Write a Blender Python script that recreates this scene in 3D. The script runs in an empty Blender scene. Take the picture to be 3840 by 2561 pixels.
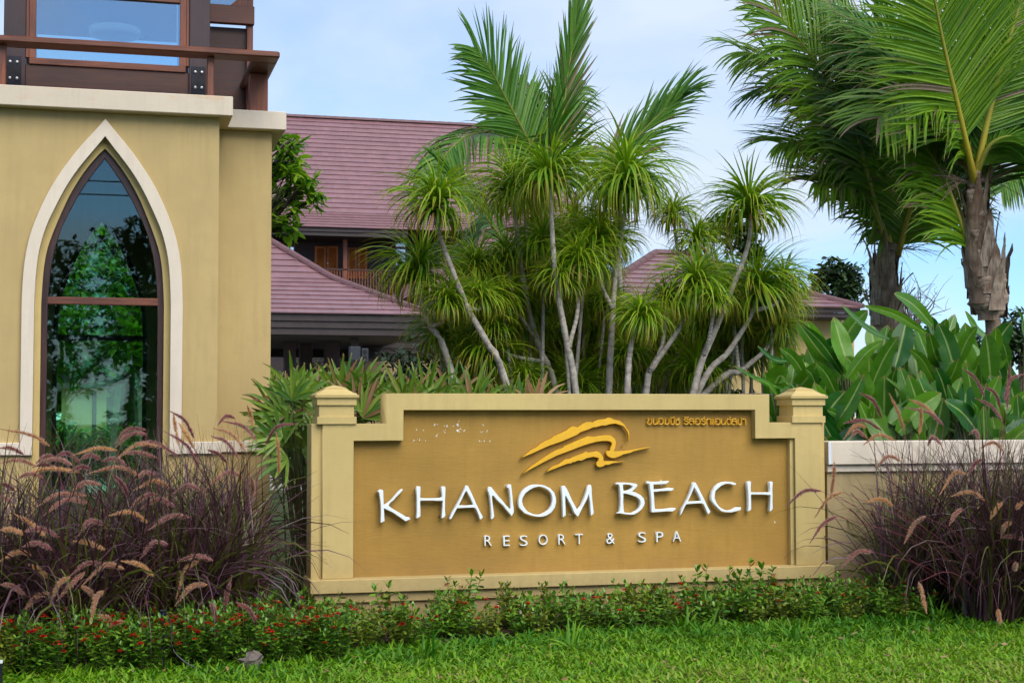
import bpy, bmesh, math, random
import numpy as np
from mathutils import Matrix, Vector

sc = bpy.context.scene
COL = sc.collection
# ------------------------------------------------------------------ camera
F0, YAW, PIT, ROL, CZ = 5721.2, .265, .0489, -.0016, 1.62
PW, PH = 3840., 2561.
_F = np.array([math.sin(YAW)*math.cos(PIT), math.cos(YAW)*math.cos(PIT), math.sin(PIT)])
_R = np.array([math.cos(YAW), -math.sin(YAW), 0.]); _U = np.cross(_R, _F)
R2 = _R*math.cos(ROL)+_U*math.sin(ROL); U2 = _U*math.cos(ROL)-_R*math.sin(ROL)
CAM = np.array([0, 0, CZ])
cam = bpy.data.cameras.new('camera'); camo = bpy.data.objects.new('camera', cam); COL.objects.link(camo)
cam.sensor_width = 36; cam.lens = F0/PW*36; cam.clip_start = .1; cam.clip_end = 3000
camo.matrix_world = Matrix(((R2[0], U2[0], -_F[0], 0), (R2[1], U2[1], -_F[1], 0), (R2[2], U2[2], -_F[2], CZ), (0, 0, 0, 1)))
sc.camera = camo
sc.render.resolution_x, sc.render.resolution_y = 1024, 682
# ------------------------------------------------------------------ light
SUN_EL, SUN_AZ = math.radians(47), math.radians(163)      # azimuth measured clockwise from +Y: behind and a little left of the camera
w = bpy.data.worlds.new('World'); sc.world = w; w.use_nodes = True
nt = w.node_tree; nt.nodes.clear()
def N(t, **k):
    n = nt.nodes.new(t)
    for a, b in k.items(): setattr(n, a, b)
    return n
L = lambda a, b: nt.links.new(a, b)
sky = N('ShaderNodeTexSky', sky_type='NISHITA'); sky.sun_disc = False
sky.sun_elevation = SUN_EL; sky.sun_rotation = SUN_AZ; sky.air_density = 1.0; sky.dust_density = .25; sky.ozone_density = 2.2; sky.altitude = 0
tc = N('ShaderNodeTexCoord'); sp = N('ShaderNodeSeparateXYZ'); L(tc.outputs['Generated'], sp.inputs[0])
ad = N('ShaderNodeMath', operation='ADD'); L(sp.outputs[2], ad.inputs[0]); ad.inputs[1].default_value = .16
mx = N('ShaderNodeMath', operation='MAXIMUM'); L(ad.outputs[0], mx.inputs[0]); mx.inputs[1].default_value = .05
dx = N('ShaderNodeMath', operation='DIVIDE'); dy = N('ShaderNodeMath', operation='DIVIDE')
L(sp.outputs[0], dx.inputs[0]); L(mx.outputs[0], dx.inputs[1]); L(sp.outputs[1], dy.inputs[0]); L(mx.outputs[0], dy.inputs[1])
cb = N('ShaderNodeCombineXYZ'); L(dx.outputs[0], cb.inputs[0]); L(dy.outputs[0], cb.inputs[1])
nz = N('ShaderNodeTexNoise'); nz.inputs['Scale'].default_value = .75; nz.inputs['Detail'].default_value = 6; nz.inputs['Roughness'].default_value = .52; nz.inputs['Distortion'].default_value = .4
mpw = N('ShaderNodeMapping'); mpw.inputs['Location'].default_value = (3.1, 7.7, 0); L(cb.outputs[0], mpw.inputs[0]); L(mpw.outputs[0], nz.inputs['Vector'])
rp = N('ShaderNodeValToRGB'); rp.color_ramp.elements[0].position = .36; rp.color_ramp.elements[0].color = (.08, .08, .08, 1); rp.color_ramp.elements[1].position = .60
rp.color_ramp.elements[1].color = (.92, .92, .92, 1)
L(nz.outputs['Fac'], rp.inputs[0])
mixc = N('ShaderNodeMix', data_type='RGBA'); L(rp.outputs[0], mixc.inputs['Factor'])
tint = N('ShaderNodeMix', data_type='RGBA', blend_type='MULTIPLY'); tint.inputs['Factor'].default_value = 1; L(sky.outputs[0], tint.inputs[6]); tint.inputs[7].default_value = (.55, .80, 1.10, 1)
L(tint.outputs[2], mixc.inputs[6]); mixc.inputs[7].default_value = (4.3, 4.85, 5.7, 1)
bg = N('ShaderNodeBackground'); bg.inputs['Strength'].default_value = .1; L(mixc.outputs[2], bg.inputs[0])
wo = N('ShaderNodeOutputWorld'); L(bg.outputs[0], wo.inputs[0])
sl = bpy.data.lights.new('sun', 'SUN'); sl.energy = 2.1; sl.angle = math.radians(48); sl.color = (1, .95, .86)
so = bpy.data.objects.new('sun', sl); COL.objects.link(so)
sd = Vector((math.sin(SUN_AZ)*math.cos(SUN_EL), math.cos(SUN_AZ)*math.cos(SUN_EL), math.sin(SUN_EL)))
so.rotation_euler = sd.to_track_quat('Z', 'Y').to_euler(); so.location = (0, -5, 20)
vs = sc.view_settings; vs.view_transform = 'Standard'; vs.look = 'None'; vs.gamma = 1; vs.exposure = .9
cy = sc.cycles; cy.use_denoising = True; cy.max_bounces = 8; cy.diffuse_bounces = 4; cy.glossy_bounces = 3; cy.transmission_bounces = 5; cy.transparent_max_bounces = 12
cy.use_adaptive_sampling = True; cy.adaptive_threshold = .03; cy.caustics_reflective = False; cy.caustics_refractive = False

# ------------------------------------------------------------------ helpers
rng = np.random.default_rng(7)
def ray(px, py):
    px = np.asarray(px, float); py = np.asarray(py, float)
    return _F + R2*((px-PW/2)/F0)[..., None] - U2*((py-PH/2)/F0)[..., None]
def P(px, py, Y):
    d = ray(px, py); return CAM + d*(np.asarray(Y)/d[..., 1])[..., None]
def G(px, py, z=0.):
    d = ray(px, py); return CAM + d*((z-CZ)/d[..., 2])[..., None]
def pix(p):
    d = np.asarray(p, float)-CAM; k = d@_F
    return np.stack([PW/2+F0*(d@R2)/k, PH/2-F0*(d@U2)/k], -1)
ORG = {}
def setp(o, label=None, cat=None, group=None, kind=None):
    if label: o['label'] = label
    if cat: o['category'] = cat
    if group: o['group'] = group
    if kind: o['kind'] = kind
    return o
def thing(name, loc, label, cat, group=None):
    o = bpy.data.objects.new(name, None); o.empty_display_size = .1; COL.objects.link(o)
    o.location = loc; ORG[o.name] = np.array(loc, float)
    return setp(o, label, cat, group, 'thing')
def mesh_np(name, V, F, mat=None, col=None, smooth=False):
    m = bpy.data.meshes.new(name)
    V = np.ascontiguousarray(V, np.float32).reshape(-1, 3)
    Fs = F if isinstance(F, list) else [F]
    Fs = [np.asarray(f, np.int32) for f in Fs if len(f)]
    m.vertices.add(len(V)); m.vertices.foreach_set('co', V.ravel())
    nl = sum(f.size for f in Fs); npoly = sum(len(f) for f in Fs)
    m.loops.add(nl); m.polygons.add(npoly)
    m.loops.foreach_set('vertex_index', np.concatenate([f.ravel() for f in Fs]))
    tot = np.concatenate([np.full(len(f), f.shape[1], np.int32) for f in Fs])
    st = np.concatenate([[0], np.cumsum(tot)[:-1]]).astype(np.int32)
    m.polygons.foreach_set('loop_start', st)
    m.polygons.foreach_set('use_smooth', np.full(npoly, bool(smooth)))
    m.update(calc_edges=True)
    if col is not None:
        a = m.color_attributes.new('col', 'FLOAT_COLOR', 'POINT')
        c = np.ones((len(V), 4), np.float32); c[:, :3] = np.asarray(col, np.float32).reshape(-1, 3); a.data.foreach_set('color', c.ravel())
    if mat: m.materials.append(mat)
    return m
def link(name, mesh, parent=None, loc=None):
    o = bpy.data.objects.new(name, mesh); COL.objects.link(o)
    if parent is not None: o.parent = parent
    if loc is not None: o.location = loc
    return o
def add(name, V, F, mat, parent=None, col=None, smooth=False, org=None):
    """mesh given in world coordinates; stored relative to its thing's origin"""
    base = ORG.get(parent.name, np.zeros(3)) if parent is not None else (np.zeros(3) if org is None else np.array(org, float))
    o = link(name, mesh_np(name, np.asarray(V).reshape(-1, 3)-base, F, mat, col, smooth), parent)
    if parent is None: o.location = base
    ORG[o.name] = base
    return o
def add_mesh(name, me, mat, parent=None):
    base = ORG.get(parent.name, np.zeros(3)) if parent is not None else np.zeros(3)
    me.transform(Matrix.Translation(-Vector(base)))
    if mat: me.materials.clear(); me.materials.append(mat)
    o = link(name, me, parent); ORG[o.name] = base
    return o
def bm_box(bm, x0, x1, y0, y1, z0, z1):
    r = bmesh.ops.create_cube(bm, size=1)
    for v in r['verts']:
        v.co = Vector(((x0+x1)/2+v.co.x*(x1-x0), (y0+y1)/2+v.co.y*(y1-y0), (z0+z1)/2+v.co.z*(z1-z0)))
def box(name, x0, x1, y0, y1, z0, z1, mat, parent=None, bev=.004):
    bm = bmesh.new(); bm_box(bm, x0, x1, y0, y1, z0, z1)
    if bev: bmesh.ops.bevel(bm, geom=bm.edges[:], offset=bev, segments=1, affect='EDGES', clamp_overlap=True)
    me = bpy.data.meshes.new(name); bm.to_mesh(me); bm.free()
    return add_mesh(name, me, mat, parent)
def obox(name, a, b, wdt, hgt, up, mat, parent, bev=.003):
    """beam from a to b"""
    a = Vector(a); b = Vector(b); d = (b-a); ln = d.length; d.normalize(); s = d.cross(Vector(up)).normalized(); u = s.cross(d)
    bm = bmesh.new(); bm_box(bm, 0, ln, -wdt/2, wdt/2, -hgt/2, hgt/2)
    if bev: bmesh.ops.bevel(bm, geom=bm.edges[:], offset=bev, segments=1, affect='EDGES', clamp_overlap=True)
    M = Matrix(((d.x, s.x, u.x, a.x), (d.y, s.y, u.y, a.y), (d.z, s.z, u.z, a.z), (0, 0, 0, 1)))
    bm.transform(M); me = bpy.data.meshes.new(name); bm.to_mesh(me); bm.free()
    return add_mesh(name, me, mat, parent)
def poly_mesh(loops, y0, y1, bev=0., smooth=False):
    """flat shape in XZ (outer loops, holes by even-odd) between depths y0 (front) and y1"""
    cu = bpy.data.curves.new('shape', 'CURVE'); cu.dimensions = '2D'; cu.fill_mode = 'BOTH'
    d = abs(y1-y0); cu.extrude = d/2-bev; cu.bevel_depth = bev; cu.bevel_resolution = 0; cu.offset = -bev
    for lp in loops:
        s = cu.splines.new('POLY'); s.points.add(len(lp)-1); s.use_cyclic_u = True
        for p, q in zip(s.points, lp): p.co = (q[0], q[1], 0, 1)
    ob = bpy.data.objects.new('shape', cu); COL.objects.link(ob)
    bpy.context.view_layer.update()
    me = bpy.data.meshes.new_from_object(ob.evaluated_get(bpy.context.evaluated_depsgraph_get()))
    bpy.data.objects.remove(ob); bpy.data.curves.remove(cu)
    n = len(me.vertices); c = np.empty(n*3, np.float32); me.vertices.foreach_get('co', c); c = c.reshape(-1, 3)
    c = np.stack([c[:, 0], (y0+y1)/2-c[:, 2], c[:, 1]], -1); me.vertices.foreach_set('co', np.ascontiguousarray(c, np.float32).ravel()); me.update()
    return me
def loft(name, rings, mat, parent=None, cap=True, smooth=True, col=None):
    R_ = np.asarray(rings); k, n = R_.shape[:2]
    i = np.arange(k-1)[:, None]*n; j = np.arange(n)[None]; j2 = (j+1) % n
    Fq = np.stack([i+j, i+j2, i+n+j2, i+n+j], -1).reshape(-1, 4)
    Fs = [Fq]
    V = R_.reshape(-1, 3)
    if cap:
        c0 = len(V); V = np.vstack([V, R_[0].mean(0), R_[-1].mean(0)])
        t0 = np.stack([np.full(n, c0), j2[0], j[0]], -1); t1 = np.stack([np.full(n, c0+1), (k-1)*n+j[0], (k-1)*n+j2[0]], -1)
        Fs.append(np.vstack([t0, t1]))
        if col is not None: col = np.vstack([np.asarray(col).reshape(-1, 3), np.asarray(col).reshape(-1, 3)[[0, -1]]])
    return (name, V, Fs, mat, parent, smooth, col) if name is None else add(name, V, Fs, mat, parent, col, smooth)
def smoothpath(pts, k):
    """Catmull-Rom through the points, k samples"""
    p = np.asarray(pts, float)
    if len(p) == 2: t = np.linspace(0, 1, k)[:, None]; return p[0]*(1-t)+p[1]*t
    q = np.vstack([2*p[0]-p[1], p, 2*p[-1]-p[-2]]); n = len(p)-1
    t = np.linspace(0, n, k); i = np.minimum(t.astype(int), n-1); f = (t-i)[:, None]
    a, b, c, d = q[i], q[i+1], q[i+2], q[i+3]
    return .5*((2*b)+(-a+c)*f+(2*a-5*b+4*c-d)*f**2+(-a+3*b-3*c+d)*f**3)
def frames(c):
    t = np.gradient(c, axis=0); t /= np.linalg.norm(t, axis=1, keepdims=True)+1e-9
    ref = np.where(np.abs(t[:, 2:3]) > .9, np.array([[0, 1., 0]]), np.array([[0, 0, 1.]]))
    s = np.cross(t, ref); s /= np.linalg.norm(s, axis=1, keepdims=True)+1e-9
    return t, s, np.cross(s, t)
def tube_rings(c, r, n=8, wob=0., rg=rng):
    t, s, u = frames(c); a = np.arange(n)/n*2*np.pi
    r = np.broadcast_to(np.asarray(r, float), (len(c),))[:, None]*(1+wob*rg.normal(size=(len(c), n)))
    return c[:, None]+(s[:, None]*np.cos(a)[None, :, None]+u[:, None]*np.sin(a)[None, :, None])*r[..., None]
def tube_vf(c, r, n=6, wob=0., rg=rng):
    Rg = tube_rings(c, r, n, wob, rg); k = len(c); i = np.arange(k-1)[:, None]*n; j = np.arange(n)[None]; j2 = (j+1) % n
    return Rg.reshape(-1, 3), np.stack([i+j, i+j2, i+n+j2, i+n+j], -1).reshape(-1, 4)
_o1 = 'first second third fourth fifth sixth seventh eighth ninth tenth eleventh twelfth thirteenth fourteenth fifteenth sixteenth seventeenth eighteenth nineteenth'.split()
def nth(i):
    if i < 19: return _o1[i]
    t, u = divmod(i+1, 10); w_ = ['twenty', 'thirty', 'forty', 'fifty', 'sixty', 'seventy', 'eighty', 'ninety'][t-2]
    return w_[:-1]+'ieth' if u == 0 else w_+'-'+_o1[u-1]
class Bag:
    """collects geometry (and its colour channel) for one mesh"""
    def __init__(s): s.V, s.Q, s.T, s.C, s.n = [], [], [], [], 0
    def put(s, V, F, C=None):
        V = np.asarray(V).reshape(-1, 3); F = np.asarray(F)
        (s.Q if F.shape[1] == 4 else s.T).append(F+s.n); s.V.append(V)
        s.C.append(np.zeros((len(V), 3)) if C is None else np.broadcast_to(np.asarray(C, float).reshape(-1, 3), (len(V), 3))); s.n += len(V)
    def faces(s): return [np.vstack(x) for x in (s.Q, s.T) if x]
    def mesh(s, name, mat, smooth=False): return mesh_np(name, np.vstack(s.V), s.faces(), mat, np.vstack(s.C), smooth)
    def add(s, name, mat, parent=None, smooth=False, org=None): return add(name, np.vstack(s.V), s.faces(), mat, parent, np.vstack(s.C), smooth, org)
def ribbons(Cc, S, Wd, fold=0., up=None, rnd=None):
    """N strips with K points; Wd half widths; fold lowers the middle"""
    n, k = Cc.shape[:2]; Wd = np.broadcast_to(Wd, (n, k))[..., None]
    if fold:
        T = np.gradient(Cc, axis=1); nn = np.cross(S, T); nn /= np.linalg.norm(nn, axis=2, keepdims=True)+1e-9
        V = np.stack([Cc-S*Wd+nn*Wd*fold, Cc, Cc+S*Wd+nn*Wd*fold], 2); m = 3
    else: V = np.stack([Cc-S*Wd, Cc+S*Wd], 2); m = 2
    b = (np.arange(n)[:, None, None]*k+np.arange(k-1)[None, :, None])*m+np.arange(m-1)[None, None]
    Fq = np.stack([b, b+1, b+m+1, b+m], -1).reshape(-1, 4)
    if rnd is None: rnd = rng.random(n)
    c = np.zeros((n, k, m, 3)); c[..., 0] = rnd[:, None, None]; c[..., 1] = np.linspace(0, 1, k)[None, :, None]
    c[..., 2] = np.abs(np.linspace(-1, 1, m))[None, None]
    return V.reshape(-1, 3), Fq, c.reshape(-1, 3)
def blades(base, az, el, bend, Ln, Wd, k=6, pw=1.2, shape='lance', fold=.25, rnd=None, azb=0., rg=rng, twist=.35):
    n = len(base); t = np.linspace(0, 1, k)
    el, bend, Ln, az = [np.broadcast_to(np.asarray(x, float), (n,)) for x in (el, bend, Ln, az)]
    tm = (t[1:]+t[:-1])/2
    e = el[:, None]-bend[:, None]*tm[None]**pw; a = az[:, None]+np.broadcast_to(azb, (n,))[:, None]*tm[None]
    d = np.stack([np.cos(e)*np.cos(a), np.cos(e)*np.sin(a), np.sin(e)], -1)*(Ln[:, None, None]/(k-1))
    Cc = np.concatenate([np.zeros((n, 1, 3)), np.cumsum(d, 1)], 1)+np.asarray(base)[:, None]
    tw = rg.normal(0, twist, n); 
    S = np.stack([-np.sin(az)*np.cos(tw), np.cos(az)*np.cos(tw), np.sin(tw)], -1)[:, None].repeat(k, 1)
    if shape == 'lance': pr = np.sin(np.pi*np.clip(t*.9+.1, 0, 1))**.75
    elif shape == 'strap': pr = np.minimum(1, (1-t)*2.2+.03)*(.75+.25*np.minimum(1, t*4))
    elif shape == 'grass': pr = np.maximum(.06, 1-t**1.7)
    elif shape == 'leaf': pr = np.sin(np.pi*np.clip(t*.96+.02, 0, 1))**.8
    return ribbons(Cc, S, np.asarray(Wd).reshape(-1, 1)*pr[None], fold, rnd=rnd)
# ------------------------------------------------------------------ materials
class MT:
    def __init__(s, name):
        s.m = bpy.data.materials.new(name); s.m.use_nodes = True; s.t = s.m.node_tree; s.t.nodes.clear()
        s.out = s.n('ShaderNodeOutputMaterial')
    def n(s, t, **k):
        x = s.t.nodes.new(t)
        for a, b in k.items(): setattr(x, a, b)
        return x
    def l(s, a, b): s.t.links.new(a, b)
    def noise(s, scale, detail=3, rough=.55, coord='Object', stretch=(1, 1, 1), dist=0.):
        tc = s.n('ShaderNodeTexCoord') if coord != 'World' else s.n('ShaderNodeNewGeometry')
        mp = s.n('ShaderNodeMapping'); mp.inputs['Scale'].default_value = stretch
        s.l(tc.outputs['Position' if coord == 'World' else coord], mp.inputs[0])
        z = s.n('ShaderNodeTexNoise'); z.inputs['Scale'].default_value = scale; z.inputs['Detail'].default_value = detail; z.inputs['Roughness'].default_value = rough; z.inputs['Distortion'].default_value = dist
        s.l(mp.outputs[0], z.inputs['Vector']); return z.outputs['Fac']
    def ramp(s, fac, stops):
        r = s.n('ShaderNodeValToRGB'); e = r.color_ramp.elements
        while len(e) < len(stops): e.new(.5)
        for x, (p, c) in zip(e, stops):
            x.position = p; x.color = (*c, 1) if len(c) == 3 else c
        s.l(fac, r.inputs[0]); return r.outputs[0]
    def mix(s, a, b, fac, mode='MIX'):
        m = s.n('ShaderNodeMix', data_type='RGBA', blend_type=mode)
        for i, v in ((6, a), (7, b)):
            if isinstance(v, tuple): m.inputs[i].default_value = (*v[:3], 1)
            else: s.l(v, m.inputs[i])
        if isinstance(fac, (int, float)): m.inputs[0].default_value = fac
        else: s.l(fac, m.inputs[0])
        return m.outputs[2]
    def math(s, op, a, b=0.):
        m = s.n('ShaderNodeMath', operation=op)
        for i, v in enumerate((a, b)):
            if isinstance(v, (int, float)): m.inputs[i].default_value = v
            else: s.l(v, m.inputs[i])
        return m.outputs[0]
    def attr(s):
        a = s.n('ShaderNodeAttribute', attribute_name='col'); p = s.n('ShaderNodeSeparateColor'); s.l(a.outputs['Color'], p.inputs[0]); return p.outputs
    def bump(s, h, strength=.3, dist=.01):
        b = s.n('ShaderNodeBump'); b.inputs['Strength'].default_value = strength; b.inputs['Distance'].default_value = dist; s.l(h, b.inputs['Height']); return b.outputs[0]
    def bsdf(s, color, rough=.7, bump=None, spec=.5, metal=0., coat=0.):
        p = s.n('ShaderNodeBsdfPrincipled')
        if isinstance(color, tuple): p.inputs['Base Color'].default_value = (*color[:3], 1)
        else: s.l(color, p.inputs['Base Color'])
        if isinstance(rough, (int, float)): p.inputs['Roughness'].default_value = rough
        else: s.l(rough, p.inputs['Roughness'])
        p.inputs['Specular IOR Level'].default_value = spec; p.inputs['Metallic'].default_value = metal; p.inputs['Coat Weight'].default_value = coat
        if bump is not None: s.l(bump, p.inputs['Normal'])
        return p.outputs[0]
    def done(s, sh): s.l(sh, s.out.inputs[0]); return s.m
def stucco(name, c, var=.12, bump=.35, stain=None, scale=1., streak=None, brushy=1.):
    k = MT(name); n1 = k.noise(1.3*scale, 4, .6, 'World'); n2 = k.noise(9, 4, .65, 'World'); fine = k.noise(160, 3, .7, 'World'); brush = k.noise(30, 3, .6, 'World', (.35, 1, 2.2))
    lo = tuple(x*(1-var) for x in c); hi = tuple(min(1, x*(1+var*.6)) for x in c)
    col = k.ramp(n1, [(.3, lo), (.7, hi)]); col = k.mix(col, tuple(x*.9 for x in c), k.ramp(n2, [(.45, (0, 0, 0)), (.75, (.55, .55, .55))]))
    drip = k.noise(7, 4, .6, 'World', (2.2, 2.2, .22)); col = k.mix(col, tuple(x*.8 for x in c), k.ramp(drip, [(.5, (0, 0, 0)), (.78, (.55, .55, .55))]))
    if stain:
        st = k.noise(3.2, 5, .7, 'World', (1, 1, 3)); col = k.mix(col, stain, k.ramp(st, [(.57, (0, 0, 0)), (.74, (.55, .55, .55))]))
    gz = k.n('ShaderNodeNewGeometry'); sz = k.n('ShaderNodeSeparateXYZ'); k.l(gz.outputs['Position'], sz.inputs[0]); z = sz.outputs[2]
    sp_ = k.noise(11, 5, .7, 'World'); low = k.math('MULTIPLY', k.math('SUBTRACT', 1., k.math('MINIMUM', k.math('DIVIDE', z, .55), 1.)), k.math('MULTIPLY', sp_, 1.1)); col = k.mix(col, (.17, .115, .065), low)       # rain splash from the soil
    if streak:        # run marks below a ledge
        r0, r1, amt = streak; rn = k.noise(9, 4, .65, 'World', (1.6, 1.6, .10)); up = k.n('ShaderNodeMapRange'); up.inputs[1].default_value = r0; up.inputs[2].default_value = r1; k.l(z, up.inputs[0])
        col = k.mix(col, tuple(x*.62 for x in c), k.math('MULTIPLY', k.math('MULTIPLY', up.outputs[0], up.outputs[0]), k.math('MULTIPLY', k.ramp(rn, [(.42, (0, 0, 0)), (.68, (1, 1, 1))]), amt)))
    h = k.math('ADD', k.math('MULTIPLY', fine, .5), k.math('MULTIPLY', brush, brushy))
    return k.done(k.bsdf(col, .72, k.bump(h, bump, .004), .35))
def wood(name, a, b, axis, rough=.42):
    st = {'x': (.6, 9, 9), 'z': (9, 9, .6), 'y': (9, .6, 9)}[axis]
    k = MT(name); n1 = k.noise(5, 5, .65, 'World', st, .6); n2 = k.noise(1.6, 3, .5, 'World')
    col = k.ramp(n1, [(.3, a), (.72, b)]); col = k.mix(col, tuple(x*.45 for x in a), k.ramp(n2, [(.5, (0, 0, 0)), (.75, (.8, .8, .8))]))
    return k.done(k.bsdf(col, k.ramp(n1, [(.2, (rough-.1,)*3), (.8, (rough+.2,)*3)]), k.bump(n1, .25, .004), .5))
def leafmat(name, a, b, tip=None, tip0=.75, trans=.35, rough=.42, odd=None, oddp=.06, rib=None, veins=0., spec=.45):
    k = MT(name); r, t, u = k.attr()[:3]
    col = k.ramp(r, [(.0, a), (1., b)])
    if odd: col = k.mix(col, odd, k.ramp(r, [(1-oddp-.01, (0, 0, 0)), (1-oddp, (1, 1, 1))]))
    if tip: col = k.mix(col, tip, k.ramp(t, [(tip0, (0, 0, 0)), (min(1, tip0+.3), (1, 1, 1))]))
    if rib: col = k.mix(col, rib, k.ramp(u, [(.02, (1, 1, 1)), (.13, (0, 0, 0))]))
    sp_ = k.noise(14, 3, .6); col = k.mix(col, tuple(x*.62 for x in a), k.ramp(sp_, [(.5, (0, 0, 0)), (.8, (.45, .45, .45))]))
    bp = None
    if veins:
        wv = k.math('SINE', k.math('MULTIPLY', k.math('ADD', t, k.math('MULTIPLY', u, -.10)), 260.)); bp = k.bump(wv, veins, .01)
    p = k.bsdf(col, rough, bp, spec); tr = k.n('ShaderNodeBsdfTranslucent'); k.l(k.mix(col, (1., 1., .35), .35, 'MULTIPLY'), tr.inputs[0])
    mx = k.n('ShaderNodeMixShader'); mx.inputs[0].default_value = trans; k.l(p, mx.inputs[1]); k.l(tr.outputs[0], mx.inputs[2])
    return k.done(mx.outputs[0])
def glassmat(name, tintc, refl, refl_c=(1, 1, 1)):
    k = MT(name); tr = k.n('ShaderNodeBsdfTransparent'); tr.inputs[0].default_value = (*tintc, 1)
    gl = k.n('ShaderNodeBsdfGlossy'); gl.inputs['Roughness'].default_value = .01; gl.inputs[0].default_value = (*refl_c, 1)
    bp = k.noise(.9, 2, .5, 'World'); pass
    fr = k.n('ShaderNodeFresnel'); fr.inputs[0].default_value = 1.5; f = k.math('MINIMUM', k.math('ADD', fr.outputs[0], refl), 1.)
    mx = k.n('ShaderNodeMixShader'); k.l(f, mx.inputs[0]); k.l(tr.outputs[0], mx.inputs[1]); k.l(gl.outputs[0], mx.inputs[2])
    return k.done(mx.outputs[0])
def plain(name, c, rough=.6, var=.2, scale=6., spec=.4, metal=0., bumps=.2):
    k = MT(name); n = k.noise(scale, 4, .6, 'World')
    return k.done(k.bsdf(k.ramp(n, [(.3, tuple(x*(1-var) for x in c)), (.7, tuple(min(1, x*(1+var)) for x in c))]), rough, k.bump(n, bumps, .005), spec, metal))
def bark(name, a, b, ring=60., rs=.5):
    k = MT(name); r, t, u = k.attr()[:3]; n = k.noise(26, 4, .65, 'Object'); n2 = k.noise(5, 3, .6, 'Object')
    col = k.ramp(n, [(.3, a), (.7, b)])
    wob = k.math('ADD', k.math('MULTIPLY', t, ring), k.math('MULTIPLY', n2, 6.)); sn = k.math('SINE', wob)
    col = k.mix(col, tuple(x*.45 for x in a), k.ramp(sn, [(.75, (0, 0, 0)), (1., (rs, rs, rs))]))
    col = k.mix(col, tuple(x*.6 for x in a), k.ramp(n2, [(.5, (0, 0, 0)), (.75, (.6, .6, .6))]))
    return k.done(k.bsdf(col, .85, k.bump(k.math('ADD', n, k.math('MULTIPLY', sn, .35)), .5, .01), .25))
def attrmat(name, stops, rough=.7, chan=0, lighten=None, trans=0.):
    k = MT(name); o = k.attr(); col = k.ramp(o[chan], stops)
    if lighten: col = k.mix(col, lighten, k.ramp(o[1], [(.2, (0, 0, 0)), (1, (.75, .75, .75))]))
    p = k.bsdf(col, rough, None, .25)
    if trans:
        tr = k.n('ShaderNodeBsdfTranslucent'); k.l(col, tr.inputs[0]); mx = k.n('ShaderNodeMixShader'); mx.inputs[0].default_value = trans; k.l(p, mx.inputs[1]); k.l(tr.outputs[0], mx.inputs[2]); p = mx.outputs[0]
    return k.done(p)
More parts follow.
